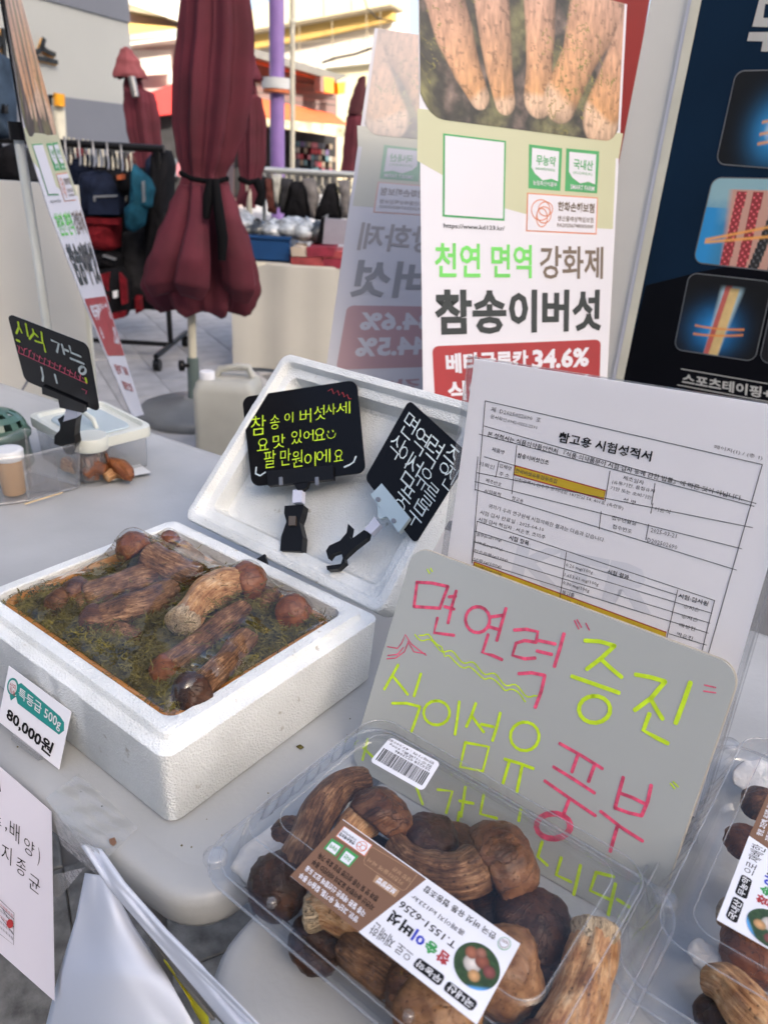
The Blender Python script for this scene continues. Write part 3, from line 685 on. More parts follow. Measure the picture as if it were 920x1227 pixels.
rule(((448, 455), (442, 505)), ((582, 490), (574, 535)), ((600, 375), (590, 435)), ((98, 482), (768, 706)), ((92, 510), (660, 690)), ((90, 540), (760, 742)), ((88, 568), (755, 770)), ((86, 592), (750, 798)), ((350, 570), (330, 710)), ((664, 676), (630, 826)), ((768, 706), (730, 858)), ((98, 482), (84, 600)), ((640, 800), (745, 832)))
wm = mat('pale_blue_watermark', (.79, .805, .875), .7)
c_.text('KTR', k((215, 540), (620, 620), (190, 640), (590, 745)), wm, .04, .5)
yq = k((206, 325), (461, 396), (456, 421), (201, 350)); c_.poly(yq, M_yellow, .8); c_.stroke([yq + [yq[0]]], .0012, M_red, 1, 'red_outline')
yq = k((90, 597), (632, 796), (628, 826), (85, 622)); c_.poly(yq, M_yellow, .8); c_.stroke([yq + [yq[0]]], .0012, M_red, 1, 'red_outline')
for s_, x0, y0, x1, y1, h_, b_ in (('제  D2025022690  호', 140, 158, 280, 190, 14, 0), ('문서확인:0942-0252-2591', 138, 180, 268, 212, 11, 0), ('참고용 시험성적서', 333, 228, 594, 284, 30, .02),
        ('페이지(1) / (총 1)', 768, 265, 905, 298, 13, 0), ('본 성적서는 식품의약품안전처 『식품·의약품분야 시험·검사 등에 관한 법률』에 따른 것이 아닙니다.', 130, 227, 848, 410, 15, .006),
        ('제품명', 142, 272, 176, 282, 12, 0), ('참송이버섯건조', 214, 288, 302, 310, 14, .01), ('의뢰인', 105, 312, 148, 324, 12, 0), ('업체명', 162, 318, 196, 328, 11, 0), ('주 소', 162, 342, 190, 349, 11, 0),
        ('한국버섯유통협동조합', 208, 332, 326, 364, 12, .004), ('인천광역시 연수구 능허대로 187번길 58, 401호 (옥련동)', 205, 357, 512, 440, 12, 0), ('제조일자', 512, 352, 570, 368, 12, 0),
        ('(유통기한, 품질유지', 480, 365, 600, 392, 12, 0), ('기한 또는 소비기한)', 476, 382, 596, 412, 12, 0), ('성 명', 512, 415, 546, 424, 12, 0), ('이윤식', 600, 440, 644, 450, 12, 0), ('제조번호', 124, 360, 168, 374, 11, 0), ('시험목적', 120, 390, 166, 402, 11, 0), ('참고용', 198, 410, 230, 420, 11, 0),
        ('접수년월일', 480, 465, 548, 482, 12, 0), ('접수번호', 482, 490, 536, 505, 12, 0), ('2025-03-21', 590, 500, 662, 518, 12, 0), ('D202502690', 580, 528, 664, 550, 12, 0),
        ('귀하가 우리 연구원에 시험의뢰한 결과는 다음과 같습니다.', 132, 432, 460, 530, 12, 0), ('시험·검사 완료일 : 2025-04-10', 108, 450, 288, 500, 12, 0), ('시험·검사 책임자 : 서은영, 조미주', 104, 470, 292, 522, 12, 0),
        ('시험 항목', 190, 520, 246, 538, 14, .012), ('시험 결과', 468, 616, 528, 634, 14, .012), ('시험·검사원', 668, 684, 752, 708, 14, .012), ('열량(kcal/100g)', 98, 514, 168, 532, 10, 0), ('나트륨(mg/100g)', 94, 536, 172, 558, 10, 0), ('탄수화물(g/100g)', 92, 560, 186, 588, 10, 0), ('당류(g/100g)', 90, 584, 168, 606, 10, 0), ('식이섬유(g/100g)', 88, 602, 170, 628, 10, 0),
        ('0.26 mg/100g', 350, 600, 426, 622, 12, 0), ('1.653.61 mg/100g', 346, 628, 442, 656, 12, 0), ('0.30 mg/100g', 342, 650, 416, 674, 12, 0), ('불검출', 340, 676, 374, 686, 11, 0), ('44.57 g/100g', 334, 698, 404, 720, 12, 0),
        ('송지은', 682, 716, 726, 728, 11, 0), ('송지은', 676, 744, 722, 756, 11, 0), ('배성한', 670, 768, 716, 782, 11, 0), ('박은진', 664, 794, 708, 808, 11, 0), ('배성한', 656, 824, 702, 838, 11, 0)):
    sk = -.22 * h_; q = k((x0, y0), (x1, y1), (x0 + sk, y0 + h_), (x1 + sk, y1 + h_))
    c_.text(s_, q, M_ink if b_ > .005 else M_greyink, b_, 1.5, 'printed_text', 1)
c_.apply(fr.ab, t, .0006)

# ================================================================== grey hand-lettered board
fr, e1, e2 = pose(-.022, .650, .741, -.5992, 1.1671, .339, .257)
t = thing('message_board', 'grey hand lettered board in pink and yellow marker leaning behind the punnet', 'sign board', fr.ab(.5, 1))
M_board = mat('grey_board', (.42, .435, .415), .2, var=.03, scale=4, bump=.05, spec=.6)
M_foil = mat('board_edge', (.55, .5, .42), .4)
g = G(); P = [fr.ab(a, b) for a, b in rrect(0, 0, 1, 1, .055, 8, .08)]; g.prism(P, -fr.n * .004); bevel(g.build('board_panel', M_board, t), .0006)
g = G(); P = [fr.ab(a, b, -.0042) for a, b in rrect(-.003, -.004, 1.003, 1.004, .057, 8, .083)]; g.prism(P, -fr.n * .002); g.build('board_backing', M_foil, t)
k = zm(420, 660, 1.917); c_ = Card(fr)
def st(m, wd, *ls): c_.stroke([k(*l) for l in ls], wd, m, 2, 'marker_stroke')
def arc(cx, cy, rx, ry, a0=-100, a1=268, n=16, rot=0):
    return [(cx + rx * cos(radians(a0 + (a1 - a0) * i / n)) * cos(rot) - ry * sin(radians(a0 + (a1 - a0) * i / n)) * sin(rot), cy + rx * cos(radians(a0 + (a1 - a0) * i / n)) * sin(rot) + ry * sin(radians(a0 + (a1 - a0) * i / n)) * cos(rot)) for i in range(n + 1)]
w1 = .0034
st(M_pink, w1, ((153, 74), (146, 128)), ((152, 72), (188, 74), (224, 82)), ((224, 82), (214, 108), (206, 130)), ((146, 128), (178, 130), (206, 132)), ((226, 106), (242, 104)), ((216, 128), (238, 134)), ((243, 92), (232, 130), (224, 166)), ((200, 154), (192, 188), (238, 194)),
   arc(292, 158, 28, 30), ((322, 152), (350, 148)), ((318, 174), (344, 182)), ((357, 132), (346, 170), (336, 206)), ((316, 192), (303, 234), (326, 240), (348, 250)),
   ((376, 182), (404, 180), (430, 186), (426, 210)), ((426, 210), (400, 206), (380, 212), (372, 240), (400, 248), (424, 246)), ((432, 206), (470, 214)), ((428, 230), (462, 238)), ((490, 190), (480, 226), (468, 266)), ((386, 282), (416, 280), (446, 286)), ((446, 286), (438, 322), (424, 360)))
st(M_pink, w1 * .95, ((480, 442), (530, 470), (578, 500)), ((522, 468), (508, 508)), ((560, 492), (546, 530)), ((466, 496), (512, 524), (560, 556)), ((446, 528), (500, 566), (562, 608)), ((502, 570), (488, 608)), arc(466, 632, 42, 32), arc(465, 632, 36, 26),
   ((626, 520), (616, 556), (607, 590)), ((690, 538), (682, 575), (668, 608)), ((618, 556), (646, 566), (678, 582)), ((607, 590), (640, 602), (668, 608)), ((574, 598), (620, 634), (670, 666)), ((612, 634), (604, 662), (596, 690)))
st(M_pink, .0012, ((85, 220), (108, 224), (118, 212), (126, 192), (140, 214), (174, 240)), ((84, 248), (104, 246), (124, 232), (132, 212)), ((86, 240), (108, 238), (122, 222)), ((132, 208), (146, 232), (172, 236)), ((514, 160), (524, 180)), ((520, 158), (530, 176)), ((540, 166), (548, 182)), ((812, 308), (838, 314)), ((810, 322), (838, 326)))
w2 = .0040
st(M_neon, w2, ((538, 206), (572, 208), (606, 218)), ((606, 218), (576, 246), (542, 272)), ((576, 250), (600, 272), (622, 290)), ((508, 288), (560, 306), (616, 326)), arc(560, 364, 36, 31),
   ((654, 284), (688, 290), (722, 300)), ((722, 300), (690, 338), (652, 366)), ((690, 342), (702, 364), (716, 386)), ((780, 302), (764, 348), (746, 396)), ((686, 374), (672, 412), (700, 428), (728, 442)))
st(M_neon, w2 * .78, ((110, 262), (94, 290), (78, 318)), ((98, 288), (116, 310), (132, 330)), ((162, 282), (154, 308), (146, 334)), ((96, 350), (130, 350), (160, 358)), ((160, 358), (150, 388), (140, 416)), arc(198, 372, 30, 28), ((250, 346), (246, 382), (240, 422)),
   ((288, 350), (278, 378), (266, 404)), ((278, 378), (292, 398), (306, 416)), ((300, 398), (328, 404)), ((344, 372), (336, 404), (326, 436)), ((264, 440), (318, 450), (304, 506), (252, 496), (264, 440)),
   arc(400, 426, 33, 33), ((354, 478), (388, 488), (420, 500)), ((364, 486), (350, 534)), ((394, 494), (382, 554)),
   ((40, 432), (28, 480)), ((30, 452), (56, 478)), ((148, 532), (166, 582)), ((200, 548), (234, 552), (220, 602)), ((264, 542), (254, 610)), ((250, 574), (282, 580)), ((306, 560), (298, 604), (336, 614)), ((392, 590), (386, 620)),
   ((440, 668), (430, 702), (452, 722)), ((484, 704), (472, 744), (506, 760)), ((528, 722), (512, 790)), ((564, 738), (550, 780), (594, 800)), ((564, 738), (604, 748)), ((608, 764), (588, 850)), ((612, 800), (640, 818)), ((250, 600), (244, 636)))
wv = [(148 + i * 7, 192 + i * 3.7 + 7 * sin(i * .9)) for i in range(41)]
st(M_neon, .0014, wv[:41], [(x - 4 + 3 * sin(i), y - 12 if i < 8 else y + 11) for i, (x, y) in enumerate(wv[2:38])])
st(M_neon, .0014, ((176, 42), (182, 52)), ((184, 40), (188, 48)), ((734, 534), (744, 546)), ((740, 530), (752, 542)))
c_.apply(fr.ab, t, .0003)

# ================================================================== clear punnets with printed labels
PE1 = V((cos(radians(-37)), sin(radians(-37)), 0)); PE2 = V((-cos(radians(53)), -sin(radians(53)), 0))
def flute(x0, y0, x1, y1, r, amp_, pitch=.026, cr=0):
    """rounded rectangle outline whose sides ripple in and out"""
    P = rrect(x0, y0, x1, y1, r, 6); out = []; cx, cy = (x0 + x1) / 2, (y0 + y1) / 2
    for i, p in enumerate(P):
        q = P[(i + 1) % len(P)]; d = math.dist(p, q); out.append(p)
        if i % 7 == 6:
            nseg = (12 if i in (6, 20) else 8) * 8; nx, ny = (q[1] - p[1]) / d, -(q[0] - p[0]) / d
            for k in range(1, nseg):
                t = k / nseg; rip = amp_ * sin(pi * (k % 8) / 8) ** 2
                out.append((p[0] + (q[0] - p[0]) * t - nx * rip, p[1] + (q[1] - p[1]) * t - ny * rip))
    return out
def punnet(o, e1, e2, label, L=.35, W=.25):
    def mp(x, y, z): return V((o.x, o.y, z)) + e1 * x + e2 * y
    t = thing('clear_punnet', label, 'punnet', V((o.x, o.y, .7405)), 'clear plastic mushroom punnets')
    def rg(i, r, z, a=0): return [mp(x, y, z) for x, y in flute(-L / 2 + i, -W / 2 + i, L / 2 - i, W / 2 - i, r, a)]
    g = G(); g.loft([rg(.036, .02, .7425), rg(.033, .022, .7415), rg(.029, .024, .746, .0), rg(.019, .028, .7890, .0), rg(.015, .03, .7940), rg(.002, .036, .7945), rg(.0, .038, .7920)], True, False)
    sharp(g.build('punnet_base', M_clear, t, True), 28)
    g = G(); g.loft([rg(-.001, .039, .7940), rg(.0, .038, .7965), rg(.006, .036, .7980), rg(.007, .036, .8015), rg(.0105, .034, .8015), rg(.0115, .033, .7990), rg(.016, .031, .7990), rg(.019, .03, .8050, .002), rg(.0225, .029, .8185, .003), rg(.026, .028, .8320, .002), rg(.029, .026, .8375), rg(.034, .024, .8400), rg(.048, .02, .8402), rg(.051, .018, .8428)], False, True)
    sharp(g.build('punnet_lid', M_clear, t, True), 28)
    g = G()      # thick rolled rim and the ridges that read as bright lines
    for i, z, r_, rad in ((.0005, .7945, .038, .0013), (.0085, .8018, .035, .0008), (.0295, .8383, .026, .0007), (.050, .8425, .019, .0005)):
        P = [mp(x, y, z) for x, y in rrect(-L / 2 + i, -W / 2 + i, L / 2 - i, W / 2 - i, r_, 8)]; P.append(P[0]); P.append(P[1]); g.tube(P, rad, 6)
    g.build('rolled_rim', M_clear2, t, True)
    for sx, sy in ((1, -1), (-1, 1)):
        p = mp(sx * (L / 2 - .016), sy * (W / 2 - .016), .7980); g = G(); g.lathe(p, (0, 0, 1), ((.011, 0), (.0105, .006), (.009, .0075), (.004, .0078)), 18, False); g.build('snap_button', M_clear2, t, True)
    for x in (-.09, .05):
        g = G(); g.lathe(mp(x, W / 2 - .0165, .7990), (0, 0, 1), ((.0045, 0), (.0042, .005), (.002, .006)), 10, False); g.build('snap_button', M_clear2, t, True)
    return t, mp
PO = V((.064, .458, 0))
pun1, mp1 = punnet(PO, PE1, PE2, 'clear plastic punnet of mushrooms in the middle foreground with a barcode sticker on its rim')

# label, laid out once in its own coordinates (its top faces away from the reader here: it is seen upside down)
ZL = .8442
LBL = F(on_z(571, 1228, ZL), on_z(348, 1049.5, ZL) - on_z(571, 1228, ZL), on_z(623, 1131, ZL) - on_z(571, 1228, ZL))
c_ = Card(LBL); k6 = zm(240, 860, 2.875); k7 = zm(460, 1040, 5.11); k8 = zm(340, 970, 5.75)
c_.poly([(571, 1228), (429.6, 1117), (510.5, 1053.7), (623, 1131)], M_barc, 1, 'label_white_field'); c_.poly([(429.6, 1117), (348, 1049.5), (410, 982), (510.5, 1053.7)], M_brown, 1, 'label_brown_field')
def pill(pts, m, layer=2):
    q = k7(*pts); c_.poly(roundpx(q, .10), m, layer, 'printed_pill')
pill(((395, 690), (578, 828), (535, 885), (358, 745)), M_ink); pill(((212, 548), (376, 665), (338, 730), (172, 600)), M_ink)
c_.text('국내산', k7((530, 868), (378, 750), (560, 830), (408, 706)), M_white, .015, 3)
c_.text('무농약', k7((334, 712), (188, 602), (360, 674), (215, 562)), M_white, .015, 3)
c_.text('으로 재배한', [(489, 1154), (441, 1118), (496, 1143), (450, 1104)], M_ink, .0, 2)
wq = [V((380, 612)), V((5, 318)), V((418, 548)), V((52, 250))]
for i, (ch, m) in enumerate((('참', M_red), ('송', M_green), ('이', M_blue), ('버', M_ink), ('섯', M_ink))):
    a, b = i / 5 + .012, (i + 1) / 5 - .012; L_ = lambda p, q, t: tuple(p + (q - p) * t)
    c_.text(ch, k7(L_(wq[0], wq[1], a), L_(wq[0], wq[1], b), L_(wq[2], wq[3], a), L_(wq[2], wq[3], b)), m, .04, 2)
c_.text('T.1551-6256', k7((424, 498), (82, 236), (448, 464), (112, 200)), M_ink, .012, 2)
c_.text('홈페이지 kd123.kr', k7((480, 422), (158, 190), (498, 392), (180, 164)), M_ink, .004, 2)
c_.text('한국 버섯 유통 협동조합', k7((672, 446), (234, 142), (692, 408), (258, 106)), M_ink, .012, 2)
c_.poly(k7(*ring(735, 465, 41, 41)), M_green, 2); c_.poly(k7(*ring(735, 465, 37, 37)), M_barc, 3); c_.poly(k7(*ring(735, 465, 30, 30)), M_brown, 4); c_.poly(k7(*ring(735, 465, 27, 27)), M_barc, 5)
c_.text('KD', k7((755, 475), (718, 455), (752, 455), (722, 442)), M_brown, .02, 6)
c_.poly(k8((415, 115), (612, 247), (556, 327), (356, 187)), M_orange, 2); c_.poly(k8((418, 121), (604, 248), (554, 320), (364, 186)), M_barc, 3)
c_.stroke([k8(*ring(537, 258, 36, 34)), k8(*ring(545, 268, 20, 18)), k8(*ring(520, 246, 16, 14))], .0006, M_orange, 4)
c_.text('한화손해보험', k8((478, 250), (376, 182), (496, 228), (394, 160)), M_ink, .02, 4); c_.text('생산물배상책임보험', k8((496, 224), (398, 156), (504, 210), (408, 142)), M_ink, .0, 4)
for q1, s_ in ((((332, 200), (414, 252), (358, 328), (274, 270)), '무농약'), (((430, 262), (516, 325), (450, 402), (368, 345)), '국내산')):
    a, b, c2_, d = [V(p) for p in q1]; cen = (a + b + c2_ + d) / 4; c_.poly(k8(a, b, c2_, d), M_green, 2)
    sh = lambda p, f: cen + (p - cen) * f + (V((-3, 6)) if f < 1 else V((0, 0)))
    c_.poly(k8(*[sh(p, .72) for p in (a, b, c2_, d)]), M_barc, 3)
    e = (d - c2_); f_ = (b - c2_); c_.text(s_, k8(cen - e * .28 - f_ * .18 + V((0, 6)), cen + e * .28 - f_ * .18 + V((0, 6)), cen - e * .28 + f_ * .12, cen + e * .28 + f_ * .12), M_green, .02, 4)
for s_, q, m in (('영양, 고단백, 유기질, 칼슘이 풍부', ((498, 786), (98, 470), (522, 746), (124, 430)), M_barc), ('각종 질환 예방은 신선함에 있고 도움', ((548, 746), (140, 420), (572, 706), (165, 386)), M_barc),
                 ('자연산 송이향과 표고의 비타민D 풍부', ((607, 702), (186, 378), (632, 668), (212, 340)), M_ink), ('향과 맛 및 각종 성인병 항암 효능 가득', ((634, 642), (228, 334), (660, 606), (254, 296)), M_ink)):
    c_.text(s_, k8(*q), m, .022, 2)
c_.poly(k8((640, 450), (800, 562), (765, 608), (612, 498)), M_tan, 2); c_.text('보관방법', k8((752, 592), (630, 505), (782, 558), (660, 472)), M_barc, .03, 3)
c_.stroke([k8((612, 262), (900, 432), (918, 452), (842, 552), (815, 560), (556, 378), (552, 350), (590, 272), (612, 262))], .0005, M_tan, 2)
c_.text('키친타올에 싸서', k8((812, 528), (572, 358), (832, 500), (590, 334)), M_tan, .01, 2); c_.text('냉장 보관', k8((862, 508), (742, 420), (882, 480), (762, 396)), M_tan, .01, 2)
label_card = c_
def leaf_photo(A, B_):
    """little round picture: brown caps, white middle, green leaves, blue lower left"""
    col = np.zeros(A.shape + (3,)); col[...] = (.03, .06, .02); n_ = vnoise(A, B_, 14, 1); col *= (.4 + 1.6 * n_)[..., None]
    x, y = A * 2 - 1, B_ * 2 - 1
    for cx, cy, r, c in ((.2, -.05, .42, (.55, .5, .45)), (-.1, .3, .34, (.22, .07, .04)), (.45, .35, .3, (.3, .11, .06)), (-.55, .1, .3, (.2, .06, .05)), (.1, .62, .24, (.28, .12, .08)), (-.1, -.45, .28, (.5, .28, .12))):
        d = np.sqrt((x - cx) ** 2 + (y - cy) ** 2) / r; k_ = np.clip((1 - d) * 6, 0, 1)[..., None]; col = col * (1 - k_) + np.array(c) * (.6 + .8 * (1 - d).clip(0, 1))[..., None] * k_
    k_ = np.clip((y + x * .6 + .95 + .0 - 0) * -6, 0, 1)[..., None]; return col * (1 - k_) + np.array((.12, .4, .8)) * k_
def put_label(fr, parent, cut=None):
    g = G(); g.prism([fr.ab(0, 0), fr.ab(1, 0), fr.ab(1, 1), fr.ab(0, 1)], fr.n * -.0003); lb = g.build('paper_label', M_barc, parent)
    label_card.apply(fr.ab, lb, .0002)
    cu, cv = LBL.uv(571, 1157.8); ru = .027 / .18 * 1.02 * .62; rows = []
    A, R_ = np.meshgrid(np.linspace(0, 2 * pi, 49), np.linspace(0, 1, 24)); X_, Y_ = .5 + .5 * R_ * np.cos(A), .5 + .5 * R_ * np.sin(A); col = leaf_photo(X_, Y_)
    rl = .0172; g = G(); g.quadgrid([[fr.ab(cu + (X_[i, j] - .5) * 2 * rl / .174, cv + (Y_[i, j] - .5) * 2 * rl / .0712, .0006) for j in range(49)] for i in range(24)]); g.col = np.clip(col.reshape(-1, 3), 0, 1)
    g.build('label_photo', printmat('print_gloss', .35), lb)
put_label(LBL, pun1)
# barcode sticker on the rim
q = [(468, 883), (527.5, 914), (506.5, 948), (443, 912)]; bz = .8445
fr = F(on_z(506.5, 948, bz), on_z(443, 912, bz) - on_z(506.5, 948, bz), on_z(527.5, 914, bz) - on_z(506.5, 948, bz))
g = G(); g.prism([fr.px(*p) for p in roundpx(q, .07)], fr.n * -.0003); lb = g.build('barcode_sticker', M_barc, pun1)
c_ = Card(fr); rb = random.Random(5); x = .06
while x < .93:
    wd = rb.choice((.008, .012, .02)); c_.ops.append(('barcode_bar', [(x, .12), (x + wd, .12), (x + wd, .56), (x, .56)], [(0, 1, 2, 3)], M_ink, 1)); x += wd + rb.choice((.008, .012, .018))
for s_, b, a1 in (('250228 0223046', .60, .75), ('참송이(특품) 500g', .71, .9), ('판매가격 : 47,000원', .83, .95)):
    v, f = glyphs(s_, .004, 1); c_.ops.append(('printed_text', [(.08 + (a1 - .08) * X_, b + .09 * (1 - Y_)) for X_, Y_ in v], f, M_ink, 1))
c_.apply(fr.ab, lb, .0003)

gp = 'mushrooms in the middle clear punnet'
z0 = .784
mushroom('long stemmed mushroom curving down the left side of the middle punnet to a dark cap', gp,
    [(436, 936, z0 + .012, 16), (408, 944, z0 + .016, 19), (384, 972, z0 + .016, 21), (366, 1008, z0 + .012, 21), (350, 1040, z0 + .004, 22)], (330, 1064, z0 - .004, 38), M_stem, M_capd, axis=(-.6, -.75, .5))
mushroom('rounded tan mushroom near the far rim of the middle punnet, beneath the barcode sticker', gp,
    [(414, 1010, z0 + .0, 19), (424, 992, z0 + .008, 20), (438, 980, z0 + .012, 22)], (457, 978, z0 + .012, 38), M_stemp, M_capm, axis=(.5, .5, .5))
mushroom('dark round cap behind the curved mushroom at the far side of the middle punnet', gp, None, (514, 1004, z0 - .002, 36), None, M_capd, axis=(.1, .1, 1), flat=.7)
mushroom('largest mushroom in the middle punnet, brown cap on a bent fibrous stem', gp,
    [(474, 1012, z0 + .006, 15), (492, 1036, z0 + .006, 22), (520, 1048, z0 + .010, 26), (552, 1050, z0 + .016, 28), (572, 1040, z0 + .018, 28)], (602, 1034, z0 + .012, 51), M_stem, M_capm, axis=(.8, .25, .45), flat=.75)
mushroom('black looking cap right of the label in the middle punnet', gp, None, (640, 1112, z0 - .006, 52), None, M_capd, axis=(.2, -.1, 1), flat=.6)
mushroom('smooth light brown cap at the right hand end of the label in the middle punnet', gp,
    [(560, 1120, z0 - .004, 26), (578, 1140, z0 + .0, 28)], (604, 1164, z0 + .006, 51), M_stem, M_capl, axis=(.45, -.5, .7), flat=.85)
mushroom('upright pale stemmed mushroom with a crusty foot at the right end of the middle punnet', gp,
    [(713, 1114, z0 + .020, 25), (712, 1132, z0 + .016, 27), (704, 1160, z0 + .010, 31), (690, 1200, z0 + .004, 34), (668, 1250, z0 - .004, 38)], (650, 1280, z0 - .012, 50), M_stemp, M_capm, True, axis=(-.3, -.8, .3))
mushroom('short mushroom with a pale mouldy foot poking out below the brown half of the label', gp,
    [(372, 1094, z0 + .004, 19), (392, 1092, z0 + .006, 20), (418, 1106, z0 + .002, 20), (440, 1112, z0 - .004, 20)], (470, 1110, z0 - .01, 34), M_stemp, M_capd, True, axis=(.7, -.2, .3))
mushroom('mottled brown mushroom below the label near the front rim of the middle punnet', gp,
    [(418, 1132, z0 - .006, 22), (442, 1150, z0 - .004, 26), (470, 1168, z0 - .004, 28)], (494, 1184, z0 - .002, 38), M_stem, M_capm, axis=(.6, -.5, .5))
mushroom('big orange brown cap at the bottom edge of the photo in the middle punnet', gp, None, (524, 1206, z0 - .002, 56), None, M_capl, axis=(.3, -.5, .8), flat=.75)
mushroom('added dark filler cap under the black cap of the middle punnet', gp, None, (592, 1092, z0 - .018, 40), None, M_capd, axis=(0, 0, 1), flat=.6)  # this cap and the next two are added filler, darkening the gaps
mushroom('added dark filler cap at the bottom of the middle punnet beneath the label', gp, None, (420, 1078, z0 - .020, 40), None, M_capd, axis=(0, 0, 1), flat=.5)
mushroom('added dark filler cap between the upright pale stem and the light brown cap of the middle punnet', gp, None, (656, 1180, z0 - .020, 50), None, M_capd, axis=(0, 0, 1), flat=.6)
for u_, v_, zz_, r_, m_, lb_ in ((556, 1098, -.026, 48, M_capd, 'added dark filler cap below the largest mushroom in the middle punnet'), (384, 1128, -.024, 40, M_capd, 'added filler cap front left of the middle punnet, low beside the pale mouldy foot'), (452, 1044, -.026, 46, M_capd, 'added dark filler cap under the top edge of the brown label half'), (352, 1004, -.026, 30, M_capm, 'added brown filler cap low beneath the long curved stem in the middle punnet'), (548, 1010, -.022, 26, M_capm, 'small added filler cap behind the bent stem of the largest mushroom'), (468, 1130, -.022, 52, M_capd, 'added dark filler cap below the brown label half in the middle punnet')):  # added filler caps, mostly dark so gaps look like shaded interior
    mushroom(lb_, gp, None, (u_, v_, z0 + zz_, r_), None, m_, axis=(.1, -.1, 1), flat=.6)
# absorbent pads
M_pad = mat('white_wadding', (.72, .69, .65), .9, var=.08, scale=30, bump=.6, bscale=150)
def pad(o, sx, sy, ang, label, hk=.6):
    e1 = V((cos(ang), sin(ang), 0)); e2 = V((-sin(ang), cos(ang), 0)); g = G(); rings = []
    for i, (q, h) in enumerate(((.5, 0), (.95, .002), (1.0, .007), (.93, .012), (.7, .016), (.35, .018), (.02, .0185))):
        rings.append([o + e1 * sx * x + e2 * sy * y + V((0, 0, h * hk + .004 * noise.noise(V((x * 3, y * 3, o.x * 40)))))for x, y in [(q * (1 + .3 * noise.noise(V((cos(a) * 1.6, sin(a) * 1.6, sx * 90)))) * abs(cos(a)) ** .7 * (1 if cos(a) > 0 else -1), q * abs(sin(a)) ** .7 * (1 if sin(a) > 0 else -1)) for a in [2 * pi * j / 28 for j in range(28)]]])
    g.loft(rings); o_ = g.build('absorbent_pad', M_pad, None, True); tag(o_, label, 'pad', 'white wadding pads in the punnets')
pad(on_z(322, 1030, .756), .036, .026, radians(55), 'white wadding pad in the left corner of the middle punnet')

# second punnet at the right edge
a = V((-126, 0)); d2 = radians(-37 - 91 + 180); PA1 = V((cos(radians(54)), sin(radians(54)), 0)); PA2 = V((cos(radians(-36)), sin(radians(-36)), 0))
L2 = F(on_z(858, 1102, ZL), PA1 * .174, PA2 * .0713)
mid = L2.ab(.5, .5)
pun2, mp2 = punnet(V((mid.x, mid.y, 0)) + PA1 * .022 + PA2 * .0225, PA1, PA2, 'clear plastic punnet of mushrooms cut off by the right edge of the photo')
put_label(L2, pun2)
gq = 'mushrooms in the right hand clear punnet'
mushroom('pale wrinkled mushroom at the near corner of the right hand punnet', gq, [(920, 1235, z0 + .002, 26), (895, 1210, z0 + .008, 27), (872, 1185, z0 + .004, 24), (852, 1176, z0 - .004, 18)], None, M_stemp, None, amp=.14)
mushroom('chestnut cap under the lower corner of the label in the right hand punnet', gq, None, (905, 1140, z0 - .002, 40), None, M_capr, axis=(.1, -.3, 1), flat=.7)
mushroom('tan rough footed mushroom beside the label in the right hand punnet', gq, [(866, 1092, z0 + .002, 14), (880, 1098, z0 + .004, 18), (900, 1090, z0, 20)], (925, 1080, z0 - .002, 30), M_stemp, M_capm, True, axis=(.9, .2, .3))
mushroom('red brown cap upper left in the right hand punnet', gq, None, (893, 1010, z0 - .004, 26), None, M_capr, axis=(0, 0, 1), flat=.7)
mushroom('brown cap at the back of the right hand punnet', gq, None, (915, 965, z0 + .0, 26), None, M_capm, axis=(0, .2, 1), flat=.7)
mushroom('dark cap low in the near corner of the right hand punnet', gq, None, (870, 1225, z0 - .02, 36), None, M_capd, axis=(0, 0, 1), flat=.6)
pad(on_z(848, 1150, .765), .013, .017, radians(40), 'white wadding lump left of the label in the right hand punnet', .3)
pad(on_z(910, 935, .762), .030, .026, radians(40), 'white wadding pad at the back of the right hand punnet', .25)

# ================================================================== papers taped to the front edge of the left table
TB = V((-.140, .450, 0))
EDGE = F(TB - TN * .004 + V((0, 0, .74)), TE, V((0, 0, -1)))
q = [(-170, 770), (62, 973), (66, 1200), (-160, 1000)]
fr = quad_on(q, .738, 1)
t = thing('hanging_notice', 'lavender paper notice with handwritten style lettering hanging from the table edge at left', 'notice', fr.ab(.5, 1))
g = G(); g.prism([fr.ab(0, 0), fr.ab(1, 0), fr.ab(1, 1), fr.ab(0, 1)], fr.n * -.0006); g.build('notice_sheet', M_lav, t)
k = zm(0, 930, 4.386); c_ = Card(fr)
for s_, x0, y0, x1, y1, h_ in (('종', -45, 175, 14, 225, 70), (',', 33, 262, 42, 268, 26), ('배', 58, 222, 108, 262, 95), ('양', 132, 310, 186, 352, 82), (')', 205, 372, 216, 378, 95), ('지', 15, 345, 66, 378, 92), ('종', 92, 420, 142, 452, 82), ('균', 158, 502, 216, 548, 78), ('A', -20, 0, 14, 22, 60)):
    c_.text(s_, k((x0, y0), (x1, y1), (x0 - 4, y0 + h_), (x1 - 4, y1 + h_)), M_ink, -.006 if s_ != 'A' else .03, 2)
c_.stroke([k((-30, 615), (78, 718), (76, 884), (-30, 800)), k((-30, 650), (78, 750)), k((20, 700), (76, 790)), k((10, 740), (76, 830))], .0006, M_greyink)
for i in range(5): c_.text('버섯유통조합', k((-10, 650 + i * 30), (74, 728 + i * 30), (-10, 664 + i * 30), (74, 742 + i * 30)), M_red if i in (0, 2) else M_greyink, 0, 2)
c_.poly(k(*ring(58, 772, 18, 24, 12)), M_red, 3)
c_.apply(fr.ab, t, .0004)

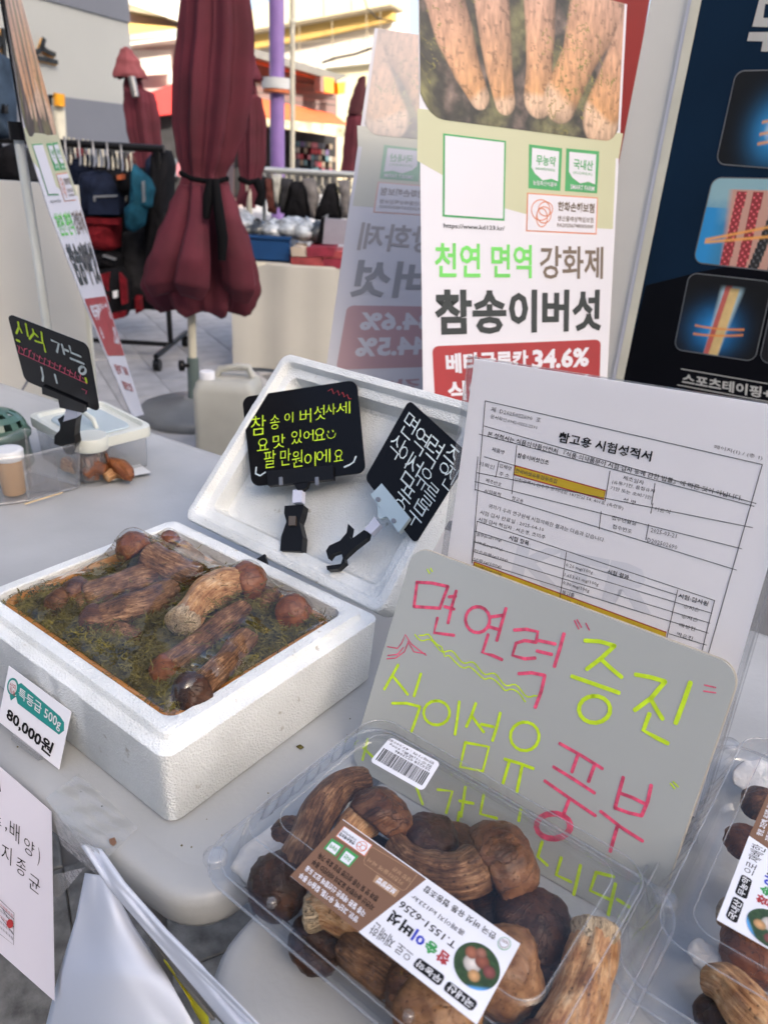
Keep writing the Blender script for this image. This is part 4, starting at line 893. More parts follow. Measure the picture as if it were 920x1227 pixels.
def sheet(name, Lp, Rp, offs, m, parent, nn=40, bulge=0, frm=EDGE):
    """sheet between two pixel polylines, lying offs (per end) in front of a plane"""
    def at(pl, t):
        x = t * (len(pl) - 1); i = min(int(x), len(pl) - 2); f = x - i; return tuple(pl[i][j] * (1 - f) + pl[i + 1][j] * f for j in (0, 1))
    rows = []
    for i in range(nn + 1):
        t = i / nn; a, b = at(Lp, t), at(Rp, t); row = []
        for j in range(25):
            s_ = j / 24; u_, v_ = a[0] * (1 - s_) + b[0] * s_, a[1] * (1 - s_) + b[1] * s_
            row.append(frm.px(u_, v_, offs[0] * (1 - t) + offs[1] * t + bulge * sin(s_ * pi) * (.3 + t) + .006 * noise.noise(V((s_ * 2.2 + t, t * 3, offs[1] * 50))) + .008 * abs(noise.noise(V((s_ * 3 - t * 1.5, t * .6, 2 + offs[1] * 9)))) * t))
        rows.append(row)
    g = G(); g.quadgrid(rows); o = g.build(name, m, parent, True); md = o.modifiers.new('thick', 'SOLIDIFY'); md.thickness = .0008; return o
t = thing('folded_banner', 'white sheet banner hanging folded from the taped table corner, with a yellow strip', 'banner', EDGE.px(110, 1100))
M_sheet = mat('white_cloth_print', (.74, .76, .82), .6, var=.03, scale=3)
M_byel = mat('banner_yellow', (.75, .68, .03), .6)
sheet('banner_cloth', [(103, 1046), (92, 1100), (72, 1165), (48, 1260)], [(128, 1050), (160, 1110), (200, 1170), (252, 1260)], (.004, .05), M_sheet, t, bulge=.02)
sheet('yellow_strip', [(196, 1150), (222, 1190), (262, 1260)], [(205, 1156), (242, 1192), (312, 1262)], (.02, .045), M_byel, t)
sheet('gap_shade_strip', [(150, 1085), (188, 1135), (214, 1172), (285, 1262)], [(160, 1088), (200, 1140), (226, 1172), (300, 1262)], (.022, .050), mat('painted_gap_shade', (.16, .15, .13), .7), t)  # dark strip coloured in for the shade in the gap beside the hem
sheet('folded_hem', [(96, 1010), (130, 1062), (180, 1120), (240, 1190), (300, 1262)], [(122, 1018), (150, 1058), (200, 1115), (270, 1185), (345, 1262)], (.006, .065), M_sheet, t, bulge=.004)

# packing tape
def tape(pts_rows, label, frm=None):
    g = G(); rows = []
    for i, r in enumerate(pts_rows): rows.append([V(p) + V((0, 0, .0022 * abs(noise.noise(V((p[0] * 55 + p[1] * 90, p[1] * 30, 3)))))) for p in r])
    g.quadgrid(rows); return tag(g.build('clear_tape', M_tape, None, True), label, 'tape', 'clear tape holding papers to the table edge')
rows = []
for i in range(34):
    s_ = i / 33; r = []
    for j in range(40):
        t_ = j / 39; u_ = (95 * (1 - t_) + 55 * t_) * (1 - s_) + (166 * (1 - t_) + 118 * t_) * s_; v_ = (927 * (1 - t_) + 957 * t_) * (1 - s_) + (992 * (1 - t_) + 1040 * t_) * s_
        r.append(on_z(u_, v_, .7425 + .0008 * sin(i * .65 + j * .2)))
    rows.append(r)
tape(rows, 'wide clear packing tape wrinkled over the table corner')
rows = [[EDGE.px(62 + 6.3 * i + 1.5 * j, 972 + 5.2 * i + 5.2 * j, .009 + .002 * sin(i * 1.3 + j)) for j in range(9)] for i in range(10)]
tape(rows, 'clear tape folded down over the edge beside the lavender notice')
rows = [[EDGE.px((102 - 4.2 * i) + (0 - .2 * i) * j, (1040 + 5.0 * i) - (.9 * i) * j * .5, .012) for j in range(9)] for i in range(9)]
tape(rows, 'loose triangular flap of clear tape hanging beside the white banner')
tag(G().prism([on_z(u_, v_, .743) for u_, v_ in ((131, 1006), (138, 1004), (140, 1010), (136, 1014), (132, 1011))], (0, 0, .0008)).build('dirt_crumb', M_brown, None), 'brown crumb stuck on the tape at the table corner', 'crumb')
tag(G().prism([on_z(u_, v_, .7405) for u_, v_ in ((355, 895), (360, 893), (364, 896), (360, 898))], (0, 0, .0015)).build('dirt_crumb', M_moss, None), 'tiny dark crumb on the table between box and punnet', 'crumb')

# ================================================================== far end of the left table: sampling corner
def rbox(o, q, z0_, z1_):
    pass
M_lidw = mat('cream_lid', (.62, .64, .58), .35, bump=.1)
M_tub = clear('frosted_tub', (.86, .87, .87), 1.45, .12, .3, 20, haze=.18)
zc = .832
A_, B2, C2_ = on_z(32, 497, zc), on_z(120, 479, zc), on_z(185, 511, zc); ea, eb = (C2_ - B2), (A_ - B2)
def tubr(i, z, r=.12):
    o_ = V((B2.x, B2.y, z)); return [o_ + ea * x + eb * y for x, y in rrect(i, i, 1 - i, 1 - i, r, 5)]
t = thing('food_container', 'clear container with a cream rimmed lid at the far end of the table', 'container', V((0, 0, 0)) + (A_ + C2_) / 2 - V((0, 0, .105)))
g = G(); g.loft([tubr(.07, .741), tubr(.045, .745), tubr(.03, .819)], True, False); g.build('container_tub', M_tub, t, True)
g = G(); g.loft([tubr(.0, .813), tubr(-.005, .821), tubr(.0, .833), tubr(.05, .834), tubr(.07, .827), tubr(.12, .826)]); sharp(g.build('container_lid', M_lidw, t, True), 40)
g = G(); g.loft([tubr(.16, .827), tubr(.17, .830), tubr(.2, .8302)]); sharp(g.build('lid_window', mat('glossy_lid', (.45, .53, .56), .08, var=.05), t, True), 40)
P = [tubr(.32, .829)[i] for i in (0, 6, 12)]; g = G(); pp = [V((B2.x, B2.y, .829)) + ea * x + eb * y + V((0, 0, z)) for x, y, z in ((.3, .55, 0), (.34, .56, .018), (.5, .56, .022), (.66, .56, .018), (.7, .55, 0))]; g.tube(pp, .005, 8); g.build('lid_handle', M_lidw, t, True)
# sample pieces inside
M_tray = mat('white_tray', (.7, .72, .74), .4)
o_ = tag(G().loft([[on_z(u_, v_, z) for u_, v_ in ((118, 566), (130, 577), (181, 566), (168, 556))] for z in (.745, .749)]).build('sample_dish', M_tray, None), 'white dish under the sliced mushroom in the clear container', 'dish')
mushroom('roasted mushroom piece at the right of the clear container', 'mushroom samples at the far end of the table', [(132, 552, .776, 6), (142, 558, .772, 9), (152, 566, .766, 8), (156, 572, .760, 6)], None, M_capr, None, amp=.2)
mushroom('roasted mushroom piece in the middle of the clear container', 'mushroom samples at the far end of the table', [(104, 568, .760, 7), (114, 560, .772, 8), (126, 563, .768, 7)], None, M_capr, None)
mushroom('roasted mushroom slice lying against the pale piece in the clear container', 'mushroom samples at the far end of the table', [(128, 572, .756, 6), (140, 566, .760, 7), (152, 570, .756, 6)], None, M_stemp, None)
mushroom('roasted mushroom piece at the left of the clear container', 'mushroom samples at the far end of the table', [(80, 556, .765, 9), (92, 560, .765, 9)], (96, 558, .768, 10), M_stemp, M_capm, axis=(.6, 0, .5))
# jar of picks
p = on_z(114, 576, .741); t = thing('pick_jar', 'small glass jar of brown pretzel like sticks in front of the clear container', 'jar', p); rj = 20 * (p - CAM).dot(_f) / FL
g = G(); g.lathe(p, (0, 0, 1), ((rj * .9, 0), (rj, .006), (rj, .062), (rj * .92, .07)), 24, True, False); g.build('jar_glass', M_clear, t, True)
g = G(); g.lathe(p, (0, 0, 1), ((rj, .07), (rj * 1.04, .072), (rj * 1.04, .092), (rj * .98, .096)), 24); sharp(g.build('jar_lid', M_lidw, t, True))
for i in range(22):
    a = i * 2.4; q_ = rj * (.25 + .55 * ((i * .618) % 1)); b_ = p + V((cos(a) * q_, sin(a) * q_, .006)); g = G(); g.tube([b_, b_ + V((.006 * cos(a * 3), .006 * sin(a * 3), .03)), b_ + V((.004 * sin(a), 0, .052))], [.003, .0042, .0028], 6); g.build('brown_stick', M_capr if i % 2 else M_capm, t, True)
# green colander
M_col = mat('green_plastic', (.06, .125, .10), .3, var=.1)
p = on_z(2, 556, .742); t = thing('colander', 'upturned green plastic colander at the left edge of the photo', 'colander', p); rc = 36 * (p - CAM).dot(_f) / FL
g = G(); n_ = 48; prof = [(1.0, 0), (1.04, .004), (.98, .03), (.95, .06), (1.06, .063), (1.07, .070), (.98, .078)]
g.lathe(p, (0, 0, 1), [(rc * a, b) for a, b in prof], n_, True, False); g.build('colander_base', M_col, t, True)
g = G(); pr = [(.98, .078), (.95, .086), (.86, .098), (.70, .108), (.50, .114), (.25, .117)]
for i in range(len(pr) - 1):
    for j in range(24):
        if i in (1, 3) and j % 2: continue
        a0, a1 = 2 * pi * j / 24, 2 * pi * (j + 1) / 24
        g.face([p + V((cos(a) * rc * r, sin(a) * rc * r, h)) for (r, h), a in ((pr[i], a0), (pr[i], a1), (pr[i + 1], a1), (pr[i + 1], a0))])
g.lathe(p + V((0, 0, .115)), (0, 0, 1), ((rc * .27, 0), (rc * .24, .005), (.001, .006)), 24)
o = g.build('colander_dome', M_col, t); md = o.modifiers.new('thick', 'SOLIDIFY'); md.thickness = .003
# organiser box, cup
M_org = clear('organiser_plastic', (.90, .90, .91), 1.46, .06, .3, 18, haze=.05, gain=2.2)
zo = .83; A_, B2, C2_ = on_z(-60, 520, zo), on_z(8, 514, zo), on_z(98, 532, zo); q_ = [on_z(-75, 560, zo), on_z(30, 514, zo), on_z(99, 532, zo), on_z(28, 549, zo)]
def orgr(i, z, dn=0):
    cen = sum(q_, V((0, 0, 0))) / 4; out = []; Q_ = [cen + (p_ - cen) * (1 - i) for p_ in q_]
    for j in range(4):
        p0, p1, p2 = Q_[j - 1], Q_[j], Q_[(j + 1) % 4]
        for k_ in range(5):
            s_ = k_ / 4; a = p1 + (p0 - p1).normalized() * .014; b = p1 + (p2 - p1).normalized() * .014; out.append(V((*(((a * (1 - s_) + p1 * s_) * (1 - s_) + (p1 * (1 - s_) + b * s_) * s_)).xy, z)))
    return out
t = thing('organiser_box', 'clear plastic organiser box holding a paper cup at the left edge', 'organiser', sum(q_, V((0, 0, 0))) / 4 - V((0, 0, zo - .741)))
g = G(); g.loft([orgr(.10, .7415), orgr(.06, .745), orgr(.0, .829)], True, False); g.build('organiser_shell', M_org, t, True)
g = G(); g.loft([orgr(.0, .828), orgr(-.03, .829), orgr(-.035, .833), orgr(-.0, .835)], False, False); g.build('organiser_rim', M_clear2, t, True)
P = orgr(.10, .744); g = G(); g.tube(P + P[:1], .0026, 6); g.build('organiser_edge', M_clear2, t, True)
for j in range(4): a, b = orgr(.10, .744)[j * 5 + 2], orgr(0, .829)[j * 5 + 2]; g = G(); g.tube([a, b], .0026, 6); g.build('organiser_edge', M_clear2, t, True)
cen = sum(q_, V((0, 0, 0))) / 4
g = G(); a = (q_[0] + q_[1]) / 2; b = (q_[2] + q_[3]) / 2; g.prism([V((a.x, a.y, .745)), V((b.x, b.y, .745)), V((b.x, b.y, .82)), V((a.x, a.y, .82))], (q_[1] - q_[0]).normalized() * .002); g.build('organiser_divider', M_org, t)
p = on_z(18, 590, .746); t = thing('paper_cup', 'brown paper cup with a white rim standing in the clear organiser box', 'cup', p); rc = 17 * (p - CAM).dot(_f) / FL
g = G(); g.lathe(p, (0, 0, 1), ((rc * .72, 0), (rc * .74, .002), (rc * .92, .068)), 28, True, False); g.build('cup_wall', mat('kraft_paper', (.45, .27, .13), .7), t, True)
g = G(); g.lathe(p, (0, 0, 1), ((rc * .92, .068), (rc * .97, .070), (rc * 1.0, .085), (rc * .9, .088), (rc * .5, .086)), 28); g.build('cup_lid', M_tray, t, True)
p = on_z(52, 592, .746); tag(G().tube([on_z(30, 604, .748), on_z(76, 590, .752)], .0014, 6).build('wooden_stick', mat('pale_wood', (.6, .45, .25), .6), None), 'thin wooden skewer lying in the clear organiser box', 'stick')
# third clip sign
Q = [(9, 376), (105, 413), (119.5, 494), (30, 456)]
fr = quad(Q, 1.28); t = thing('sign_holder', 'slanted black sign board above the clear organiser box, lettered green, white and red', 'sign', fr.px(85, 540), 'black marker signs on clips')
slab(fr, Q, .002, M_blackplastic, 'sign_board', t, .07)
k = zm(0, 370, 4.6); c_ = Card(fr)
def hs(m, wd, *ls): c_.stroke([k(*l) for l in ls], wd, m, 2, 'marker_stroke')
hs(M_neon, .0042, ((104, 72), (108, 100), (94, 135)), ((110, 98), (124, 130)), ((146, 82), (158, 150)), ((185, 112), (190, 135), (166, 165)), ((192, 132), (212, 152)), ((232, 128), (238, 180)), ((198, 176), (244, 190), (254, 236)))
hs(M_neon, .005, ((96, 172), (112, 178))); hs(M_neon, .005, ((476, 382), (480, 404)))
hs(M_wmark, .0046, ((288, 172), (328, 190), (318, 238)), ((345, 196), (358, 248)), ((355, 222), (380, 232)), ((386, 204), (396, 240), (448, 262)), ((392, 272), (466, 302)), arc(458, 338, 18, 20))
hs(M_wmark, .0046, ((232, 322), (242, 372), (238, 396)), ((306, 362), (318, 408)))
rs_ = random.Random(2); hs(M_pink, .0016, *[((100 + i * 21, 200 + i * 10.5), (112 + i * 21, 206 + i * 10.5 + rs_.uniform(-10, 14))) for i in range(18)], *[((108 + i * 21, 240 + i * 9.5), (126 + i * 21, 250 + i * 9.5)) for i in range(18)], *[((112 + i * 28, 205 + i * 13), (106 + i * 28, 238 + i * 13)) for i in range(13)], ((455, 440), (482, 452), (476, 468)))
c_.apply(fr.ab, t, .0004)
clip_body(fr, k((232, 425), (300, 455), (470, 530), (462, 575), (330, 545), (322, 500), (234, 470)), .008, M_clip, 'sign_grip', t, .004)
clip_body(fr, k((365, 540), (430, 560), (425, 600), (350, 622), (360, 575)), .010, M_joint, 'swivel_joint', t, .002)
clip_body(fr, k((318, 605), (345, 625), (385, 590), (422, 605), (415, 650), (412, 700), (420, 745), (400, 805), (368, 800), (340, 760), (300, 745), (302, 700), (330, 670), (335, 640)), .014, M_clip, 'spring_clip', t, -.003, .002)

# ================================================================== printed banners behind the table
AQ = [(502.6, 140), (742, 171), (729.5, 406.6), (506, 414.9)]
FA = quad(AQ, 1.42); RA = FA.ey.length / FA.ex.length
M_ban = mat('banner_white', (.66, .66, .72), .45, var=.02, scale=3)
M_khaki = mat('banner_khaki', (.50, .51, .34), .45, var=.02, scale=3)
M_bgreen = mat('banner_green', (.16, .62, .12), .5); M_bgrey = mat('banner_taupe', (.17, .13, .10), .5); M_bblack = mat('banner_black', (.022, .03, .032), .5); M_bred = mat('banner_red', (.36, .03, .035), .5)
M_bframe = mat('banner_frame_green', (.06, .36, .12), .5); M_bor = mat('banner_orange', (.70, .25, .13), .5)
k3 = zm(480, 0, 3.067); k7b = zm(400, 250, 2.706)
D = Card(FA)
D.poly(k3((62, 455), (790, 560), (778, 842), (700, 838), (560, 815), (370, 762), (200, 670), (60, 590)), M_khaki, .5, 'khaki_field')
D.poly([(499.8, 130), (746, 160), (741, 190), (500, 156)], M_khaki, .4, 'khaki_field')
qf = k3((155, 490), (386, 518), (380, 812), (153, 796))       # frame of the printed code, code itself left out
D.poly(qf, M_bframe, 1, 'code_frame'); D.poly(k3((162, 498), (379, 524), (374, 804), (160, 789)), M_ban, 2, 'code_field')
D.text('https://www.kd123.kr/', k3((157, 820), (380, 832), (157, 842), (380, 852)), M_bblack, .01, 2)
for (x0, y0, x1, y1, x2, y2, x3, y3), s1, s2, s3 in (((470, 530, 592, 545, 585, 702, 468, 692), '무농약', '(NONPESTICIDE)', '농림축산식품부'), ((607, 545, 728, 556, 720, 711, 602, 702), '국내산', '(KOREA)', 'SMART FARM')):
    D.poly(k3((x0, y0), (x1, y1), (x2, y2), (x3, y3)), M_bframe, 1)
    D.poly(k3((x0 + 11, y0 + 13), (x1 - 12, y1 + 12), (x1 - 16, y1 + 122), (x1 - 40, y1 + 112), (x0 + 50, y1 + 118), (x0 + 22, y0 + 108), (x0 + 9, y0 + 85)), M_ban, 2)
    D.text(s1, k3((x0 + 26, y0 + 38), (x0 + 98, y0 + 46), (x0 + 25, y0 + 76), (x0 + 96, y0 + 84)), M_bframe, .02, 3)
    D.text(s2, k3((x0 + 24, y0 + 84), (x0 + 94, y0 + 92), (x0 + 24, y0 + 96), (x0 + 94, y0 + 104)), M_bframe, 0, 3)
    D.text(s3, k3((x0 + 14, y0 + 132), (x0 + 102, y0 + 141), (x0 + 14, y0 + 150), (x0 + 101, y0 + 158)), M_ban, .01, 3)
D.poly(k3((463, 708), (723, 726), (718, 862), (459, 850)), M_bor, 1); D.poly(k3((467, 713), (719, 730), (714, 857), (463, 846)), M_ban, 2)
D.stroke([k3(*ring(512, 772, 34, 38)), k3(*ring(524, 790, 26, 30)), k3(*ring(530, 768, 26, 26)), k3(*ring(516, 800, 20, 34))], .0022, M_bor, 3)
D.text('한화손해보험', k3((576, 740), (710, 748), (574, 775), (708, 784)), M_bgrey, .03, 3); D.text('생산물배상책임보험', k3((574, 792), (706, 800), (573, 812), (705, 820)), M_bgrey, .01, 3); D.text('FA20256748005000', k3((573, 820), (705, 827), (572, 834), (704, 840)), M_bgrey, .01, 3)
D.text('천연 면역', k7b((326, 110), (640, 118), (326, 224), (640, 226)), M_bgreen, .018, 2)
D.text('강화제', k7b((666, 120), (872, 124), (666, 228), (870, 228)), M_bgrey, .018, 2)
D.text('참송이버섯', k7b((324, 262), (868, 262), (328, 412), (864, 396)), M_bblack, .035, 2)
rq = k7b((318, 446), (864, 424), (858, 640), (330, 680)); D.poly(roundpx(rq, .035, 5), M_bred, 1, 'red_panel')
D.text('베타글루칸', k7b((360, 470), (628, 458), (364, 536), (628, 520)), M_ban, .04, 2); D.text('34.6%', k7b((642, 456), (828, 448), (640, 522), (824, 512)), M_ban, .04, 2)
D.text('식이섬유', k7b((366, 560), (620, 548), (370, 624), (620, 610)), M_ban, .04, 2); D.text('44.5%', k7b((642, 545), (826, 537), (640, 612), (822, 602)), M_ban, .04, 2)
D.text('면역력 강화', k7b((400, 705), (780, 688), (404, 752), (778, 732)), M_bred, .03, 2); D.text('혈관 건강', k7b((440, 790), (740, 778), (440, 840), (738, 826)), M_bred, .03, 2)
stp = [([(150, -40), (195, 120), (240, 250), (288, 355)], (62, 62, 46, 26)), ([(330, -40), (345, 120), (360, 250), (382, 372)], (60, 54, 46, 28)), ([(508, -40), (512, 120), (508, 250), (506, 360)], (58, 52, 46, 42)), ([(760, -60), (700, 80), (650, 220), (585, 370)], (120, 90, 62, 48)), ([(860, 120), (800, 300), (740, 440)], (70, 78, 62))]
def photo(A, B_):
    X_, Y_ = A, B_ * RA; mo = vnoise(X_, Y_, 9, 1, 5); m2 = vnoise(X_, Y_, 40, 2, 4); col = np.zeros(A.shape + (3,))
    col[...] = (.035, .032, .026); col += (np.clip(mo - .5, 0, 1) * 1.2)[..., None] * np.array((.42, .40, .14)); col += (np.clip(.42 - mo, 0, 1) * 1.4)[..., None] * np.array((.5, .33, .28)); col *= (.25 + 1.5 * m2)[..., None]
    best = np.full(A.shape, 9.); 
    for pts, rs in stp:
        P = [FA.uv(*k3(p)[0]) for p in pts]; P = [(a, b * RA) for a, b in P]; rr_ = [r / 3.067 / 242 * (1.08 + .30 * (i_ == len(rs) - 1)) for i_, r in enumerate(rs)]
        dm = np.full(A.shape, 9.); side = np.zeros(A.shape); along = np.zeros(A.shape)
        for i in range(len(P) - 1):
            (x0, y0), (x1, y1) = P[i], P[i + 1]; dx, dy = x1 - x0, y1 - y0; L2_ = dx * dx + dy * dy; t_ = np.clip(((X_ - x0) * dx + (Y_ - y0) * dy) / L2_, 0, 1)
            ex_, ey_ = X_ - (x0 + t_ * dx), Y_ - (y0 + t_ * dy); r = rr_[i] + (rr_[i + 1] - rr_[i]) * t_; d = np.sqrt(ex_ ** 2 + ey_ ** 2) / r
            sg = np.sign(ex_ * dy - ey_ * dx) * d; u_ = d < dm; dm = np.where(u_, d, dm); side = np.where(u_, sg, side); along = np.where(u_, (i + t_) / (len(P) - 1), along)
        k_ = np.clip((1 - dm) * 10, 0, 1)[..., None]; sh = np.clip(.36 + .75 * np.sqrt(np.clip(1 - dm ** 2, 0, 1)) - .22 * side, 0, 1.3)
        c1 = np.array((.50, .30, .22)); c2_ = np.array((.56, .29, .12)); cc = c1 * (1 - along[..., None]) + c2_ * along[..., None]; tip = np.clip((along - .93) * 14, 0, 1)[..., None]; cc = cc * (1 - tip * .35) + np.array((.75, .68, .6)) * tip * .35
        fb = vnoise(X_ * 3 + side * .0, Y_ * .8, 30, 5, 4); sp = (vnoise(X_, Y_, 55, 9, 3) > .60)
        cc = cc * (.45 + 1.0 * fb)[..., None] * np.where(sp, .62, 1)[..., None] * sh[..., None]; col = col * (1 - k_) + cc * k_
    st_ = ((np.abs(vnoise(X_, Y_, 16, 11, 4) - .47) < .011) & (vnoise(X_, Y_, 4, 3, 3) > .46))[..., None]; col = np.where(st_, np.array((.10, .09, .025)) * (.5 + m2)[..., None] * 2, col)
    return col
M_print = printmat('print_matte', .45)
B_TOP, B_BOT = -.63, 1.9
def banner(name, label, mp, trim=None, pale=None):
    o = mp(.5, B_BOT, 0); t = thing('standing_banner', label, 'banner', o, 'printed mushroom banners')
    g = G(); nb = 130; g.quadgrid([[mp(a / 6, B_TOP + (B_BOT - B_TOP) * i / nb, 0) for a in range(7)] for i in range(nb + 1)]); g.quadgrid([[mp(a / 6, B_TOP + (B_BOT - B_TOP) * i / nb, -.0008) for a in range(7)] for i in range(nb + 1)]); s_ = g.build('banner_sheet', (pale(M_ban) if pale else M_ban), t, True)
    if pale: D.ops, keep = [(n_, p, f, pale(m), l) for n_, p, f, m, l in D.ops], D.ops
    D.apply(mp, t, .0005)
    if pale: D.ops = keep
    # printed picture: rounded lower corners cut by the mesh outline
    def mp2_(a, b, off): return mp(a, b, off)
    fn = photo if not pale else (lambda A, B_: photo(A, B_) * .45 + .26)
    NX, NY = 190, 210; A, B_ = np.meshgrid(np.linspace(.004, .985, NX), np.linspace(B_TOP, .0, NY)); col = fn(A, B_); g = G(); dbl = .14
    bend = lambda a: (.0 if .13 < a < .9 else (-.035 * ((.13 - a) / .13) ** 3 * 3 if a < .13 else -.03 * ((a - .9) / .085) ** 3 * 2))
    g.quadgrid([[mp(A[i, j], B_[i, j] + bend(A[i, j]) * (i / NY) ** 2, .0009) for j in range(NX)] for i in range(NY)]); g.col = np.clip(col.reshape(-1, 3), 0, 1); g.build('banner_photo', M_print, t)
    return t
tA = banner('a', 'sharp white and khaki mushroom banner hanging behind the document stand', lambda a, b, off: FA.ab(a, b, off))
BQ = [(431, 160), (672, 184), (649, 369), (401.5, 366)]
FB = quad(BQ, 1.85)
def pale(m):
    n_ = 'faded_' + m.name
    if n_ in MATS: return MATS[n_]
    c = m.node_tree.nodes['Color Ramp'].color_ramp.elements[1].color if 'Color Ramp' in m.node_tree.nodes else (.5, .5, .5)
    return mat(n_, tuple(x * .42 + y for x, y in zip(c[:3], (.25, .25, .265))), .5, var=.02)
tB = banner('b', 'faded banner with mirrored lettering, seen from behind, left of the sharp mushroom banner', lambda a, b, off: FB.ab(1 - a, b, off), pale=pale)
tB['group'] = 'printed mushroom banners'
# oblique banner at far left
CL = [(-2, -45), (5, 0), (31, 166), (60, 256), (102, 365), (153, 487), (170, 520)]; CR = [(18, -45), (25, 0), (69, 162), (99, 256), (128.5, 361), (169.6, 491), (182, 524)]
def polyat(pl, v):
    for i in range(len(pl) - 1):
        if v <= pl[i + 1][1] or i == len(pl) - 2:
            f = (v - pl[i][1]) / (pl[i + 1][1] - pl[i][1]); return pl[i][0] + (pl[i + 1][0] - pl[i][0]) * f
vmap = [(-.63, -40), (0., 164), (.25, 205), (.56, 262), (.78, 300), (.84, 308), (1.0, 358), (1.45, 445), (1.9, 500)]
def mpC(a, b, off):
    for i in range(len(vmap) - 1):
        if b <= vmap[i + 1][0] or i == len(vmap) - 2:
            f = (b - vmap[i][0]) / (vmap[i + 1][0] - vmap[i][0]); v = vmap[i][1] + (vmap[i + 1][1] - vmap[i][1]) * f; break
    x0, x1 = polyat(CL, v), polyat(CR, v); s_ = (v + 45) / 570; yl = 2.25 - .15 * s_; yr = yl + .42
    P0, P1 = on_y(x0, v, yl), on_y(x1, v - 3, yr); P = P0 * (1 - a) + P1 * a
    n_ = V((0, 0, 1)).cross(P1 - P0).normalized(); n_ = n_ if n_.dot(CAM - P) > 0 else -n_; return P + n_ * off * 2.5
tC = banner('c', 'narrow looking mushroom banner seen edge on behind the black sign at far left', mpC)
g = G(); g.tube([on_y(3, -60, 2.24), on_y(3, 0, 2.24), on_y(28, 150, 2.23)], .006, 8); 
t = thing('banner_pole', 'thin black and white pole beside the edge-on banner at far left', 'pole', on_z(58, 470, 0)); g.build('upper_rod', M_clip, t, True)
g = G(); g.tube([on_y(22, 162, 2.26), on_y(44, 300, 2.30), on_y(62, 430, 2.33), on_z(92, 640, 0)], .0135, 12); g.build('lower_pole', mat('white_pole', (.68, .72, .70), .3, var=.03), t, True)
g = G(); g.tube([on_y(20, 146, 2.26), on_y(23, 168, 2.26)], .022, 12); g.build('pole_clamp', M_clip, t, True)
g = G(); g.tube([on_y(36, 452, 2.30), on_y(22, 476, 2.2)], .004, 6); g.build('stay_rod', M_leg, t, True)

# ================================================================== poster stand on the right
def hdir(vx): d = ray(vx, 163.4 + .0508 * (vx) + 0); d.z = 0; return d.normalized()
def horizon(u): return 159 + (u / 900) * 52
PD = ray(-1400, horizon(-1400)); PD.z = 0; PD.normalize(); PD = -PD if PD.x < 0 else PD
po = depth(839, 0, 1.62)
FP = F(V((po.x, po.y, 0)), PD, V((0, 0, 1)))
M_navy = mat('poster_navy', (.006, .022, .05), .45, var=.15, scale=2, spec=.12); M_pblack = mat('poster_black', (.003, .0035, .006), .45, var=.1, scale=3, spec=.12)
M_cream = mat('cream_frame', (.72, .70, .58), .45); M_beige = mat('beige_panel', (.74, .72, .66), .55, var=.05, scale=3, bump=.05)
t = thing('poster_stand', 'navy and black sports taping poster in a cream frame at the right', 'poster', FP.px(900, 600, 0))
def pp(fr, pts, m, name, th=.001, off=0, par=None): g = G(); g.prism([fr.px(*p, off) for p in pts], -fr.n * th); return g.build(name, m, par or t)
pp(FP, [(839, 0), (849, -50), (1200, -60), (1200, 640), (700, 640), (745, 459)], M_navy, 'poster_sheet', .002, 0)
pp(FP, [(773.5, 342), (840, 325), (880, 318), (1200, 300), (1200, 640), (706, 640), (745, 459)], M_pblack, 'poster_black_field', .0005, .0008)
pp(FP, [(828, 0), (839, -48), (850, -48), (839.5, 0), (745.5, 459), (700, 655), (690, 655), (736, 459)], M_cream, 'frame_edge', .012, .004)
pp(FP, [(824, 0), (834, -48), (838, -48), (828, 0), (736, 459), (690, 655), (686, 655), (732, 459)], M_ban, 'frame_groove', .01, .002)
pp(FP, [(779, 0), (788, -50), (838, -50), (827, 0), (732, 459), (660, 800), (600, 800), (690, 459)], M_beige, 'beige_side_panel', .03, -.004)
pk = zm(680, 0, 3.833); pk2 = zm(700, 250, 4.18)
M_rim = mat('panel_outline', (.16, .17, .18), .4); M_plet = mat('poster_letter', (.55, .55, .52), .5)
for pts in (((870, -40), (1000, -36), (1000, 130), (845, 120)), ((878, 20), (930, 22), (925, 88), (868, 86))): pass
pp(FP, pk((880, -10), (1000, -10), (1000, 20), (905, 18), (896, 82), (1000, 84), (1000, 128), (846, 122)), M_plet, 'big_letter', .0005, .0012)
pp(FP, pk((832, 148), (1010, 146), (1010, 190), (940, 189), (934, 238), (886, 236), (894, 190), (822, 188)), M_plet, 'big_letter', .0005, .0012)
